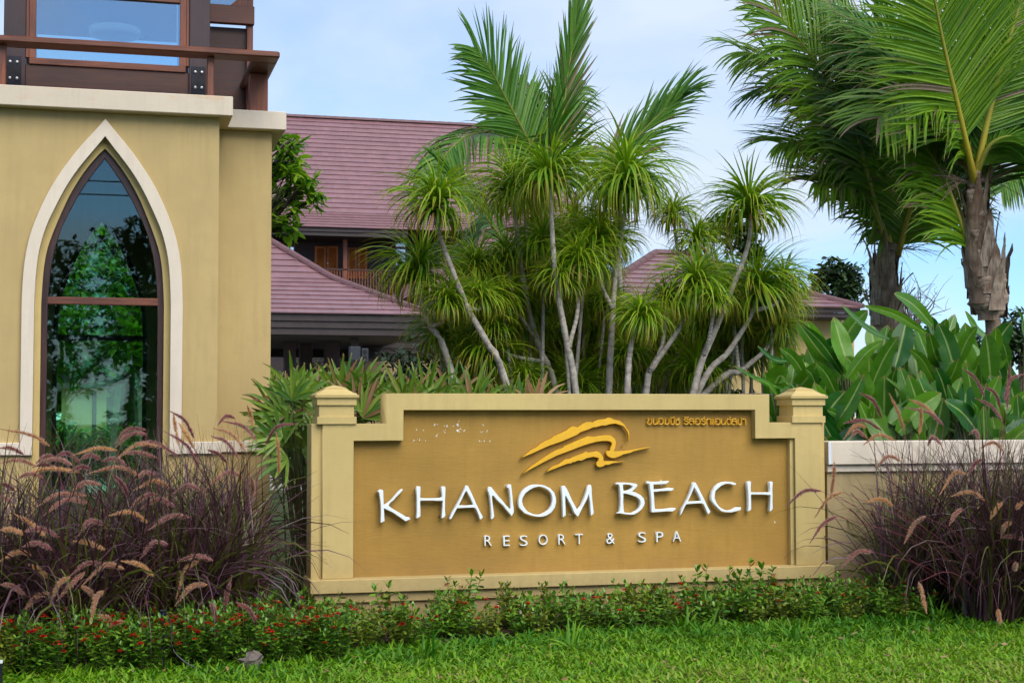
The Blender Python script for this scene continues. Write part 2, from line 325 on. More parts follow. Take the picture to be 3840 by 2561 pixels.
M = dict(
    frame=stucco('pale yellow stucco', (.55, .41, .16), .14, .25), panel=stucco('ochre stucco', (.375, .212, .040), .20, .5, streak=(1.25, 1.68, .5)), wall=stucco('tower stucco', (.475, .345, .145), .12, .35, streak=(3.1, 4.2, .32), brushy=.25),
    cream=stucco('cream paint', (.68, .58, .46), .06, .22), creamst=stucco('stained cream paint', (.62, .52, .40), .06, .22, (.62, .30, .10)), backwall=stucco('garden stucco', (.40, .30, .15), .10, .3),
    white=plain('white letter paint', (.80, .84, .84), .35, .04, 20., .5, 0, .05), yellow=plain('yellow logo paint', (.78, .42, .018), .4, .06, 14., .5, 0, .05),
    fleck=plain('bare plaster', (.75, .72, .62), .9, .1), steel=plain('dark steel plate', (.028, .026, .032), .38, .3, 8., .5, .7), bolt=plain('zinc bolt', (.55, .54, .5), .35, .1, 30., .5, .8),
    woodx=wood('reddish hardwood across', (.085, .022, .011), (.21, .065, .027), 'x'), woodz=wood('reddish hardwood upright', (.115, .028, .013), (.27, .080, .030), 'z'),
    darkz=wood('stained post', (.026, .012, .014), (.055, .024, .024), 'z'), darkx=wood('stained board', (.034, .012, .009), (.085, .030, .018), 'x', .5), woody=wood('rail wood', (.045, .016, .011), (.11, .042, .025), 'y'),
    sash=wood('window sash', (.030, .010, .008), (.070, .024, .017), 'z', .38),
    ggreen=glassmat('green tinted glass', (.76, .98, .87), .02), gblue=glassmat('clear window glass', (.50, .66, .70), .24), gdark=glassmat('small pane glass', (.2, .3, .33), .3),
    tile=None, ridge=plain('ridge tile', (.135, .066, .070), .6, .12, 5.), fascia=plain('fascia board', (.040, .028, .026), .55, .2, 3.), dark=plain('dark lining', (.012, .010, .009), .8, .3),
    hallwall=wood('dark wall boards', (.022, .014, .016), (.040, .026, .028), 'x', .6), shutter=wood('orange shutter', (.34, .085, .010), (.55, .16, .025), 'x', .5), slate=plain('slate cladding', (.028, .032, .042), .6, .5, 9.),
    speaker=plain('speaker case', (.025, .030, .038), .55, .15, 30.), soil=plain('garden soil', (.055, .035, .022), .95, .4, 14., .2), pave=plain('paving', (.30, .28, .25), .85, .15, 3.),
    bark=bark('pale cane bark', (.27, .23, .185), (.52, .47, .41), 90., .4), trunk=bark('palm trunk', (.15, .10, .07), (.30, .22, .16), 60., .8), brownbark=bark('tree bark', (.055, .042, .028), (.12, .095, .065), 20., .3),
    fibre=bark('palm fibre', (.22, .15, .105), (.48, .37, .28), 150., .6), husk=None,
    rachis=attrmat('frond rib', [(0, (.10, .13, .02)), (.5, (.24, .25, .04)), (1, (.42, .33, .035))], .4), dryrachis=plain('dry stalk', (.20, .14, .10), .8, .3, 20.),
    drac=leafmat('dracaena leaf', (.065, .21, .007), (.33, .48, .014), (.38, .34, .03), .62, .38, .42, (.40, .25, .085), .05, spec=.3),
    coco=leafmat('coconut leaflet', (.042, .15, .014), (.14, .30, .026), (.22, .18, .05), .84, .36, .42, (.24, .17, .11), .05),
    cocoy=leafmat('young coconut leaflet', (.075, .205, .008), (.23, .39, .014), (.24, .19, .06), .86, .38, .42, (.26, .18, .12), .05),
    heli=leafmat('broad leaf', (.012, .10, .012), (.115, .29, .010), (.22, .17, .05), .90, .32, .26, None, 0, (.32, .44, .12), .18, .5),
    rhap=leafmat('lady palm leaf', (.055, .15, .015), (.20, .31, .025), (.30, .22, .08), .86, .3, .4, (.30, .16, .07), .05),
    ixo=leafmat('shrub leaf', (.042, .155, .012), (.20, .37, .022), None, .9, .25, .3, (.20, .085, .025), .11),
    ixoy=leafmat('yellowish shrub leaf', (.065, .14, .014), (.28, .33, .022), None, .9, .3, .32, (.24, .10, .03), .09),
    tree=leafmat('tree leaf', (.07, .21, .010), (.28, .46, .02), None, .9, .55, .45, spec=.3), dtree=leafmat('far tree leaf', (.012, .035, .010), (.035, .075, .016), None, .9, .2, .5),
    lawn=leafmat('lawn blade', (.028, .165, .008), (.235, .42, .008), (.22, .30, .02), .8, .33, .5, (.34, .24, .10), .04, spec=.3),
    pblade=leafmat('purple grass blade', (.034, .016, .014), (.150, .066, .090), None, .9, .22, .34, (.11, .12, .02), .24), stem=plain('green twig', (.07, .06, .02), .7, .3, 30.), flower=attrmat('red petals', [(0, (.42, .006, .010)), (1, (.75, .025, .02))], .5, 0, None, .25),
    head=attrmat('seed head', [(0, (.25, .045, .085)), (.45, (.40, .15, .15)), (.7, (.55, .28, .16)), (1, (.70, .38, .13))], .8, 0, (.86, .66, .48), .35),
    pink=plain('pink petals', (.62, .18, .58), .5, .1), coconut=plain('green coconut', (.16, .26, .03), .4, .15, 9.), rock=plain('stone', (.14, .11, .095), .9, .35, 12.), hose=plain('black hose', (.008, .009, .012), .4, .1), blueplas=plain('blue nozzle', (.02, .04, .20), .4, .1),
    wire=plain('cable', (.01, .01, .01), .6, .1), pot=plain('planter', (.30, .32, .30), .6, .15), timber=plain('weathered stake', (.20, .17, .13), .9, .3, 12.), dead=attrmat('dead leaf', [(0, (.20, .10, .04)), (1, (.42, .27, .15))], .8, 0, None, .2), lamp=plain('white lamp', (.7, .7, .66), .5, .05))
k = MT('dry sheath'); r, t, u = k.attr()[:3]; n1 = k.noise(34, 5, .7, 'Object', (1, 1, .10), .5); n2 = k.noise(9, 4, .6, 'Object'); c = k.ramp(r, [(0, (.15, .085, .055)), (.5, (.30, .205, .145)), (1, (.46, .37, .285))]); c = k.mix(c, (.055, .032, .022), k.ramp(n1, [(.45, (0, 0, 0)), (.72, (.85, .85, .85))])); c = k.mix(c, (.10, .06, .04), k.ramp(n2, [(.5, (0, 0, 0)), (.75, (.7, .7, .7))])); M['husk'] = k.done(k.bsdf(c, .9, k.bump(n1, .8, .01), .15))
k = MT('roof tile'); oi = k.n('ShaderNodeObjectInfo'); n1 = k.noise(2.2, 4, .6, 'World'); n2 = k.noise(40, 2, .5, 'World'); r, t, u = k.attr()[:3]
c = k.ramp(n1, [(.3, (.18, .086, .092)), (.7, (.25, .122, .132))]); c = k.mix(c, (.13, .062, .066), k.ramp(k.math('FRACT', k.math('ADD', oi.outputs['Random'], r)), [(.3, (0, 0, 0)), (1, (.14, .14, .14))])); sd2 = k.noise(5, 5, .7, 'World', (1, .3, .3)); c = k.mix(c, (.085, .055, .052), k.ramp(sd2, [(.5, (0, 0, 0)), (.78, (.5, .5, .5))])); M['tile'] = k.done(k.bsdf(c, .38, k.bump(n2, .12, .003), .85))
k = MT('ground'); n1 = k.noise(1.4, 5, .6, 'World'); n2 = k.noise(22, 4, .7, 'World'); c = k.ramp(n1, [(.35, (.030, .060, .014)), (.65, (.060, .095, .020))]); c = k.mix(c, (.075, .055, .032), k.ramp(n2, [(.5, (0, 0, 0)), (.7, (.8, .8, .8))])); M['ground'] = k.done(k.bsdf(c, .95, k.bump(n2, .6, .02), .15))
# ------------------------------------------------------------------ ground
def sheet(name, x0, x1, y0, y1, z, mat):
    o = add(name, [(x0, y0, z), (x1, y0, z), (x1, y1, z), (x0, y1, z)], np.array([[0, 1, 2, 3]]), mat); o['kind'] = 'structure'; return o
sheet('ground', -400, 400, -300, 900, 0, M['ground'])
sheet('garden_bed', -2.6, 9.5, 10.35, 12.9, .004, M['soil'])
sheet('courtyard_paving', -30, 60, 34, 120, .004, M['pave'])
sheet('road', -120, 120, -9, 2.5, .004, plain('asphalt', (.055, .055, .058), .9, .2, 8.))

# ------------------------------------------------------------------ sign wall
YF, YPAN, YB = 12.0, 12.08, 12.30
sign = thing('sign_wall', (3.85, 12.15, 0), 'tan stuccoed entrance sign wall with stepped top, capped end pillars and white raised lettering', 'sign')
xz = lambda px, py, Y=YF: tuple(P(px, py, Y)[[0, 2]])
zA, zB, zC, zD = 1.8036, 1.6697, 1.5632, 1.427; x1, x2, x3, x4 = 2.2235, 5.531, 2.360, 5.397
xpL, xpR = xz(1326.5, 1900)[0], xz(2977, 1900, YF)[0]     # inner edges of the pillars
xoL, xoR = xz(1209, 1900)[0], xz(3083.3, 1900)[0]
zF_, zE_ = .3474, .2408
add_mesh('panel', poly_mesh([[(xpL-.03, .25), (xpR+.03, .25), (xpR+.03, zD+.03), (x4+.03, zD+.03), (x4+.03, zB+.03), (x3-.03, zB+.03), (x3-.03, zD+.03), (xpL-.03, zD+.03)]], YPAN, YB-.004), M['panel'], sign)
# frame: one moulded band around the panel, front face on YF
fr = poly_mesh([[(xoL, zF_), (xpL, zF_), (xpL, zD), (x3, zD), (x3, zB), (x4, zB), (x4, zD), (xpR+.015, zD), (xpR+.015, zF_), (xoR, zF_), (xoR, zC), (x2, zC), (x2, zA), (x1, zA), (x1, zC), (xoL, zC)]], YF, YB, .0035)
add_mesh('frame', fr, M['frame'], sign)
for a, b in ((xz(1166, 1900, 12.035)[0], xpL-.02), (xpR+.05, xz(3092, 1700, 12.035)[0])):
    box('pillar', a, b, 12.035, 12.29, .2, zC-.002, M['frame'], sign)
box('reveal_strip', xpR-.018, xpR+.016, YF+.03, YPAN+.01, zF_, zD-.001, M['frame'], sign, .002)
# base mouldings
xb1, xb2 = 1.608, 6.081
box('base_moulding', xb1, xb2, 11.916, 12.34, zE_, zF_, M['frame'], sign, .005)
box('plinth', xb1+.035, xb2-.10, 11.955, 12.33, .162, zE_-.002, M['frame'], sign, .004)
box('footing', xb1+.06, xb2-.13, 11.985, 12.32, -.05, .160, M['wall'], sign, .004)
def cap(cx, cy, h):
    px_m = .00211      # metres per photo pixel at the pillars
    zb = zC
    st = [(h+.017, zb-.002), (h+.017, zb+.054), (h, zb+.056), (h, zb+.145), (h+.017, zb+.147), (h+.017, zb+.203), (h+.034, zb+.205), (h+.036, zb+.226), (h+.022, zb+.229), (h+.016, zb+.239), (h-.008, zb+.246), (h-.022, zb+.256), (h-.034, zb+.262), (h-.044, zb+.270), (h-.044, zb+.276), (h-.055, zb+.279), (h-.055, zb+.285), (.004, zb+.306)]
    # profile measured on the left cap: block, neck, band, slab, ogee, pyramid
    out = []
    for i, (a, z) in enumerate(st):
        out.append([(cx-a, cy-a, z), (cx+a, cy-a, z), (cx+a, cy+a, z), (cx-a, cy+a, z)])
    o = loft('pillar_cap', np.array(out), M['frame'], sign, True, False); return o
cap(1.8215, 12.1385, .1384); cap(5.8908, 12.1385, .1384)
# --- lettering
def pl(origin, s, pts, Y): return [tuple(P(origin[0]+x/s, origin[1]+y/s, Y)[[0, 2]]) for x, y in pts]
YL = 12.012; s7 = 7.837
LET = [
 ('K', (1400, 1780), [[(215,430),(275,445),(290,465),(300,700),(307,870),(310,903),(400,845),(535,735),(640,610),(720,512),(800,440),(845,418),(870,440),(800,530),(680,650),(600,745),(510,810),(445,895),(480,935),(620,1030),(820,1140),(960,1230),(1045,1245),(1100,1290),(955,1370),(750,1230),(560,1100),(318,985),(315,1010),(325,1250),(335,1355),(215,1418),(213,1380),(220,1250),(222,1050),(210,780),(185,640),(170,530),(150,505),(105,495)]]),
 ('H', (1400, 1780), [[(1315,328),(1380,348),(1388,380),(1385,530),(1378,600),(1380,685),(1550,693),(1750,693),(1960,682),(2022,655),(2030,630),(2010,500),(2003,390),(2025,338),(2110,345),(2125,400),(2118,600),(2110,780),(2108,1050),(2125,1195),(2085,1250),(2015,1283),(2003,1265),(2025,1050),(2035,765),(1890,768),(1750,758),(1400,758),(1378,775),(1385,1000),(1388,1215),(1360,1240),(1275,1288),(1265,1270),(1285,1100),(1282,850),(1285,750),(1275,600),(1265,450),(1262,385)]]),
 ('A', (1660, 1780), [[(700,312),(740,320),(790,410),(880,600),(980,830),(1070,1020),(1130,1140),(1190,1235),(1135,1305),(1090,1308),(1065,1200),(1020,1090),(985,1010),(950,975),(900,965),(700,970),(425,985),(340,1140),(265,1285),(225,1305),(185,1290),(280,1110),(400,900),(500,720),(590,530),(660,385)],[(690,475),(720,505),(780,610),(850,740),(905,870),(890,885),(680,905),(475,895),(545,755),(620,600),(660,520)]]),
 ('N', (1660, 1780), [[(1370,348),(1440,365),(1520,480),(1650,640),(1750,745),(1850,870),(1985,1020),(2015,1000),(2003,800),(1985,600),(1955,420),(1920,380),(1875,365),(1960,275),(2012,285),(2025,380),(2050,600),(2065,800),(2085,950),(2097,1060),(2090,1110),(2035,1220),(1900,1060),(1780,910),(1600,740),(1500,620),(1460,615),(1450,640),(1465,800),(1490,1000),(1518,1200),(1510,1240),(1480,1285),(1425,1305),(1420,1280),(1435,1180),(1425,1050),(1410,850),(1385,620),(1335,480),(1320,460)]]),
 ('O', (1930, 1780), [[(700,285),(870,310),(1040,390),(1170,530),(1215,680),(1222,800),(1185,960),(1080,1110),(940,1195),(850,1225),(760,1237),(620,1228),(480,1195),(300,1135),(200,1040),(135,970),(115,850),(120,740),(150,620),(230,480),(340,380),(460,315),(570,290)],[(720,345),(860,375),(990,450),(1070,540),(1105,650),(1110,760),(1085,900),(1010,1020),(920,1090),(800,1155),(740,1172),(640,1170),(540,1150),(390,1080),(330,1020),(250,905),(222,780),(230,690),(320,540),(450,440),(570,375)]]),
 ('M', (1930, 1780), [[(1400,335),(1475,325),(1540,420),(1600,540),(1680,730),(1790,930),(1850,1050),(1960,900),(2050,680),(2110,500),(2160,330),(2230,290),(2262,345),(2270,550),(2290,800),(2325,1080),(2320,1150),(2250,1200),(2240,1180),(2230,1000),(2215,800),(2180,555),(2130,720),(2000,960),(1880,1210),(1850,1230),(1760,1130),(1690,960),(1600,780),(1500,605),(1488,650),(1495,850),(1502,1050),(1503,1190),(1430,1250),(1415,1240),(1410,900),(1400,600),(1385,420)]]),
 ('B', (2290, 1780), [[(135,270),(210,228),(380,228),(560,235),(750,262),(790,290),(785,330),(740,390),(630,480),(740,520),(890,600),(980,700),(1005,820),(985,900),(920,1010),(800,1110),(700,1165),(600,1175),(480,1165),(370,1150),(250,1130),(190,1140),(215,1110),(270,1080),(285,900),(290,700),(280,520),(265,350),(245,295),(200,280)],[(365,295),(440,282),(560,292),(650,330),(640,375),(600,420),(500,460),(385,485),(370,400)],[(375,555),(430,550),(560,580),(760,650),(830,705),(870,760),(880,840),(855,950),(790,1030),(640,1120),(500,1118),(395,1095),(385,1000),(372,800),(378,620)]]),
 ('E', (2290, 1780), [[(1105,190),(1200,205),(1400,205),(1600,190),(1720,183),(1710,210),(1640,265),(1500,278),(1265,285),(1262,430),(1450,420),(1600,400),(1750,380),(1868,400),(1810,468),(1500,480),(1350,498),(1268,500),(1280,650),(1290,850),(1303,1010),(1500,1012),(1700,990),(1830,972),(1925,980),(1915,1010),(1825,1078),(1650,1075),(1480,1088),(1225,1105),(1195,1080),(1200,950),(1195,700),(1175,500),(1150,350),(1135,265),(1035,242)]]),
 ('A', (2500, 1780), [[(800,214),(855,230),(915,335),(1000,510),(1100,700),(1200,920),(1290,1080),(1245,1150),(1210,1152),(1170,1050),(1090,875),(1040,840),(900,842),(700,855),(580,865),(520,970),(440,1150),(420,1172),(385,1170),(450,1000),(540,850),(620,690),(700,510),(760,320)],[(808,368),(850,420),(930,560),(1025,755),(1000,765),(850,780),(625,787),(690,650),(760,490)]]),
 ('C', (2640, 1780), [[(690,200),(840,215),(940,245),(950,275),(905,310),(750,262),(630,268),(500,330),(345,470),(325,560),(318,680),(370,820),(440,925),(520,985),(640,1040),(740,1048),(850,1020),(970,952),(1095,955),(1085,1030),(940,1075),(800,1108),(620,1100),(500,1065),(400,970),(300,860),(220,735),(218,620),(255,470),(350,330),(450,258),(560,215)]]),
 ('H', (2640, 1780), [[(1295,200),(1370,190),(1385,220),(1375,350),(1380,510),(1550,520),(1830,516),(1948,512),(1943,400),(1928,245),(1925,205),(2010,200),(2025,235),(2012,400),(2020,600),(2018,800),(2028,1000),(1985,1050),(1940,1080),(1925,1060),(1945,900),(1950,592),(1900,595),(1830,588),(1700,580),(1400,578),(1385,600),(1390,800),(1393,1020),(1375,1035),(1300,1078),(1285,1060),(1310,950),(1310,750),(1300,500),(1280,350),(1275,240)]])]
for i, (ch, og, loops) in enumerate(LET):
    o = add_mesh('letter', poly_mesh([pl(og, s7, lp, YL) for lp in loops], YL, YL+.052, .0025), M['white'], sign)
    o['label'] = 'large white raised letter %s of %s' % (ch, 'KHANOM' if i < 6 else 'BEACH')
    c0 = np.mean(pl(og, s7, loops[0], YL), 0); lo = np.min(pl(og, s7, loops[0], YL), 0); hi = np.max(pl(og, s7, loops[0], YL), 0)
    # standoff pins that hold the letter, seated in the letter's own strokes
    q = pl(og, s7, loops[0], YL)
    for j in (len(q)//7, len(q)//2+2):
        x, z = np.array(q[j])*.93+c0*.07
        cc = np.array([[x, YL+.045, z], [x, YPAN+.004, z]]); V, F_ = tube_vf(cc, .004, 6); add('mounting_pin', V, F_, M['bolt'], o)
SW = [[(145,1108),(300,1010),(400,925),(545,850),(640,770),(740,710),(880,650),(960,585),(1000,575),(1100,530),(1240,460),(1320,395),(1380,370),(1440,380),(1500,395),(1560,345),(1640,290),(1740,262),(1800,268),(1848,278),(1908,235),(1998,205),(2128,195),(2208,162),(2258,170),(2358,215),(2468,232),(2578,320),(2628,410),(2688,490),(2698,560),(2698,660),(2683,725),(2673,725),(2683,650),(2678,575),(2648,480),(2568,370),(2498,340),(2368,300),(2218,320),(2148,350),(2048,345),(1918,385),(1848,388),(1738,440),(1568,495),(1540,510),(1480,560),(1300,640),(1100,725),(800,825),(600,915),(400,1010)],
 [(165,1500),(400,1310),(600,1170),(820,1020),(1000,920),(1150,870),(1190,825),(1350,760),(1600,650),(1740,600),(1790,605),(1868,615),(2048,585),(2168,573),(2258,580),(2338,640),(2378,700),(2383,770),(2363,870),(2333,955),(2468,955),(2638,940),(2818,915),(3018,875),(3208,845),(3068,885),(2798,950),(2718,990),(2568,1020),(2448,1080),(2358,1110),(2268,1108),(2188,1065),(2153,1000),(2158,960),(2188,945),(2258,930),(2253,870),(2288,800),(2293,760),(2258,725),(2188,710),(2068,710),(1918,730),(1718,785),(1568,835),(1300,940),(1000,1050),(700,1200),(400,1360)],
 [(735,1437),(900,1310),(1060,1250),(1150,1180),(1220,1135),(1320,1130),(1370,1095),(1500,1045),(1620,1000),(1690,962),(1733,990),(1878,965),(1938,950),(1988,975),(2058,1040),(2083,1090),(2093,1165),(2118,1190),(2208,1180),(2338,1185),(2468,1195),(2598,1180),(2468,1205),(2298,1235),(2218,1268),(2128,1272),(2078,1310),(1998,1328),(1948,1310),(1923,1260),(1933,1210),(1978,1160),(1978,1110),(1958,1098),(1908,1095),(1858,1080),(1808,1090),(1688,1115),(1598,1165),(1568,1172),(1480,1170),(1410,1208),(1360,1205),(1340,1235),(1240,1245),(1100,1300),(950,1360)]]
for i, lp in enumerate(SW):
    q = pl((1930, 1540), 6.273, lp, 12.03); o = add_mesh('logo_stroke', poly_mesh([q], 12.03, 12.066, .0015), M['yellow'], sign); o['label'] = ['upper', 'middle', 'lower'][i]+' yellow wave stroke of the emblem'
    for j in (6, 22):
        a = np.array(q[j])*.5+np.array(q[-j//2])*.5; V, F_ = tube_vf(np.array([[a[0], 12.06, a[1]], [a[0], YPAN+.004, a[1]]]), .004, 6); add('mounting_pin', V, F_, M['bolt'], o)
# small sans lettering
sm = [('R',110,190,138,252),('E',318,390,140,253),('S',500,585,138,253),('O',707,805,128,243),('R',925,1003,125,237),('T',1110,1195,122,232),('&',1455,1545,112,230),('S',1805,1890,103,215),('P',2005,2080,98,210),('A',2185,2275,92,205)]
for i, (ch, a, b, c, d) in enumerate(sm):
    cu = bpy.data.curves.new('t', 'FONT'); cu.body = ch; cu.extrude = .012; cu.offset = -.012; cu.size = 1; cu.resolution_u = 4
    ob = bpy.data.objects.new('t', cu); COL.objects.link(ob); bpy.context.view_layer.update()
    me = bpy.data.meshes.new_from_object(ob.evaluated_get(bpy.context.evaluated_depsgraph_get())); bpy.data.objects.remove(ob)
    v = np.empty(len(me.vertices)*3, np.float32); me.vertices.foreach_get('co', v); v = v.reshape(-1, 3); mn, mxx = v.min(0), v.max(0)
    p0 = P(1780+a/2.939, 1960+d/2.939, 12.05); p1 = P(1780+b/2.939, 1960+c/2.939, 12.05)
    f = (v-mn)/(mxx-mn); v = np.stack([p0[0]+f[:, 0]*(p1[0]-p0[0]), 12.05+(1-f[:, 2])*.032, p0[2]+f[:, 1]*(p1[2]-p0[2])], -1)
    me.vertices.foreach_set('co', np.ascontiguousarray(v, np.float32).ravel()); me.update()
    o = add_mesh('small_letter', me, M['white'], sign); o['label'] = 'small white raised %s of RESORT & SPA' % ch
# Thai line, one stroke-built character at a time
o_ = [(370,190),(380,165),(415,155),(450,165),(465,205),(460,245),(430,270),(390,265),(368,240),(372,208),(405,206)]
r_ = [(968,188),(945,162),(910,160),(888,180),(903,204),(950,214),(966,240),(945,268),(910,270),(885,244)]
s_ = [[(990,185),(1010,165),(1038,158),(1068,176),(1077,200),(1077,274)],[(1040,268),(1005,268),(988,240),(995,212),(1025,200),(1055,208),(1077,232)],[(1045,168),(1066,148)]]
n_ = [[(268,155),(266,240),(285,270),(315,270),(338,245),(345,155)],[(345,155),(346,274)]]
sh = lambda lp, dx, dy=0: [(x+dx, y+dy) for x, y in lp]
TH = [[[(150,160),(174,160),(178,185),(158,212),(150,240),(165,266),(195,275),(222,262),(232,230),(231,155)]], n_, [o_], [[(508,155),(503,272),(520,262),(545,275),(568,262),(580,240),(580,155)]],
 [[(620,160),(618,240),(635,272),(665,272),(687,245),(690,160)],[(605,140),(688,140),(688,120)]], [[(725,155),(722,274),(762,272),(790,255),(793,215),(772,190),(748,183),(796,155)]],
 [r_, [(882,131),(966,131),(966,114)]], s_, [sh(o_, 740, 4)], [sh(r_, 346, 3), [(1282,140),(1300,120)]], [[(1338,165),(1338,280)],[(1338,196),(1362,166),(1400,166),(1414,190),(1414,280)]], [[(1442,165),(1446,282)],[(1476,165),(1481,282)]],
 [sh(o_, 1142, 6)], [sh(l_, 1365, 4) for l_ in n_], [[(1792,270),(1760,272),(1740,235),(1748,185),(1782,162),(1815,178),(1825,212),(1823,282)],[(1798,140),(1816,120)]], [sh(l_, 855, 6) for l_ in s_], [[(1966,165),(1964,250),(1985,276),(2010,276),(2032,250),(2033,132)]], [[(2058,182),(2080,164),(2105,175),(2117,202),(2117,282)]]]
for strokes in TH:
    b = Bag()
    for st in strokes:
        q = np.array([P(2400+x/5.343, 1540+y/5.343, 12.055) for x, y in st]); c = smoothpath(q, max(3, len(q)*3))
        for yy, rr in ((0, .0042), (.012, .0042)):
            V, F_ = tube_vf(c+np.array([0, yy, 0]), rr, 6); b.put(V, F_)
        V, F_ = tube_vf(np.array([c[len(c)//2], c[len(c)//2]+np.array([0, .03, 0])]), .003, 5); b.put(V, F_)
    b.add('thai_letter', M['yellow'], sign)
# old paint flecks where letters once hung
rg = np.random.default_rng(3)
for (x, y, s) in [(1563,1612,6),(1588,1613,5),(1552,1651,6),(1573,1650,6),(1596,1653,6),(1631,1591,9),(1676,1597,10),(1700,1598,6),(1716,1592,13),(1637,1634,8),(1668,1621,7),(1717,1614,14),(1740,1615,8),(1813,1594,7),(1808,1619,6),(1826,1618,6),(1798,1654,6),(1816,1653,7),(1837,1654,7),(2906,1957,9),(2479,1803,8),(2480,1820,8),(1897,1818,7),(2139,1929,9),(2424,1866,6)]:
    c = P(x, y, YPAN-.0015)
    for q in range(3):
        a = np.linspace(0, 2*np.pi, 10)[:-1]; r0 = s/470*.5*rg.uniform(.35, 1., 9)*(1 if q == 0 else .5); off = rg.normal(0, s/470*.5, 2)*(q > 0)
        V = np.stack([c[0]+off[0]+r0*np.cos(a), np.full(9, YPAN-.0015), c[2]+off[1]+r0*1.1*np.sin(a)], -1)
        V = np.vstack([V, V+np.array([0, .0025, 0])]); F_ = np.array([[i, (i+1) % 9, (i+1) % 9+9, i+9] for i in range(9)]); T_ = np.array([[0, i+1, i] for i in range(1, 8)])
        add('paint_fleck', V, [F_, T_], M['fleck'], sign)
# ------------------------------------------------------------------ low garden wall
gw = thing('garden_wall', (9, 12.2, 0), 'low beige garden wall with a cream coping running right from the sign', 'wall')
xw = 6.115
box('wall_body', xw+.01, 16, 12.12, 12.30, -.05, 1.135, M['backwall'], gw, 0)
box('coping_band', xw, 16, 12.09, 12.33, 1.132, 1.195, M['cream'], gw, .004)
box('coping', xw-.005, 16, 12.055, 12.365, 1.196, 1.398, M['cream'], gw, .006)
box('peeled_patch', xw-.008, xw+.018, 12.052, 12.058, 1.20, 1.392, plain('peeled undercoat', (.62, .68, .74), .8, .1), gw, .001)
# ------------------------------------------------------------------ tower
tw = thing('tower', (.035, 15, 0), 'yellow tower with a tall pointed arch window and dark wooden upper storey', 'building')
XC = .035; YT = 13.2
def hwf(pts, Y):
    q = np.array([P(x, y, Y) for x, y in pts]); z = q[:, 2]; h = q[:, 0]-XC; o = np.argsort(z); return z[o], np.maximum(h[o], 0)
def arch(pts, Y, zb, k=26, dx=0.):
    z, h = hwf(pts, Y); h[-1] = 0.; zz = np.concatenate([[zb], np.linspace(z[0], z[-1], k)]); hh = np.interp(zz, z, h)
    # smooth the measured curve a little
    hh[2:-2] = .25*hh[1:-3]+.5*hh[2:-2]+.25*hh[3:-1]
    return np.concatenate([np.stack([XC+dx+hh, zz], -1), np.stack([XC+dx-hh[-2::-1], zz[-2::-1]], -1)])
A_out = [(685,1150),(685,1133),(682,1037),(675.3,969),(661,896.5),(641,836),(621,788),(605,749),(568.8,681),(524.6,612.8),(480.4,552.5),(432,496),(392,449)]
A_in = [(639,1150),(639,1133),(636.3,1053),(631,981),(617,908.6),(599,852),(571,790),(544.7,733),(512.6,675),(472.4,616.8),(428,560.5),(392,515)]
A_fo = [(616,1150),(615.8,1137),(613.8,1081),(609,1001),(597,932.7),(568.8,852),(546.7,798),(532.7,761.4),(504.6,705),(468.4,645),(432,594.7),(392,554)]
A_gl = [(593,1150),(592,1117),(585,1013),(572.9,940.7),(548.7,856),(520,796),(500.5,753.4),(468.4,697),(432,641),(392,588)]
ain = arch(A_in, YT, .12); Xl, Xr = -.911, .981; ZL0, ZL1 = 4.18, 4.347
def wallhole(name, x0, x1, z0, z1, hole, y0, y1, mat, parent): return add_mesh(name, poly_mesh([[(x0, z0), (x1, z0), (x1, z1), (x0, z1)], [tuple(q) for q in hole]], y0, y1), mat, parent)
wallhole('front_wall', Xl, Xr, -.05, ZL0, ain, YT, YT+.16, M['wall'], tw)
back = arch(A_in, YT, .12); back[:, 0] = (back[:, 0]-XC)*.86+.018; back[:, 1] = back[:, 1]*.94
wallhole('rear_wall', Xl, Xr, -.05, ZL0, back, 16.36, 16.5, M['wall'], tw)
box('side_wall', Xl, Xl+.14, YT+.162, 16.358, -.05, ZL0, M['wall'], tw, 0); box('side_wall', Xr-.14, Xr, YT+.162, 16.358, -.05, ZL0, M['wall'], tw, 0)
box('return_wall', Xr+.002, 1.487, 13.72, 15.9, -.05, ZL0, M['wall'], tw, .006); box('return_wall', -1.42, Xl-.002, 13.72, 15.9, -.05, ZL0, M['wall'], tw, .006)
box('floor_slab', Xl+.142, Xr-.142, YT+.162, 16.358, -.05, .06, M['pave'], tw, 0)
# moulded trim round the arch, standing proud, and the stringcourse
ao, ai = arch(A_out, YT, 1.306), arch(A_in, YT, 1.306)
add_mesh('arch_trim', poly_mesh([[tuple(q) for q in ao]+[tuple(q) for q in ai[::-1]]], YT-.04, YT+.004, .003), M['cream'], tw)
xo = XC+np.interp(2.6, *hwf(A_out, YT)); xo2 = 2*XC-xo
for a, b in ((xo+.001, Xr+.035), (Xl-.035, xo2-.001)): box('stringcourse', a, b, YT-.036, YT+.03, 1.307, 1.409, M['cream'], tw, .004)
for a, b in ((Xr+.036, 1.49+.02), (-1.45, Xl-.036)): box('stringcourse', a, b, 13.72-.03, 15.9, 1.307, 1.409, M['cream'], tw, .004)
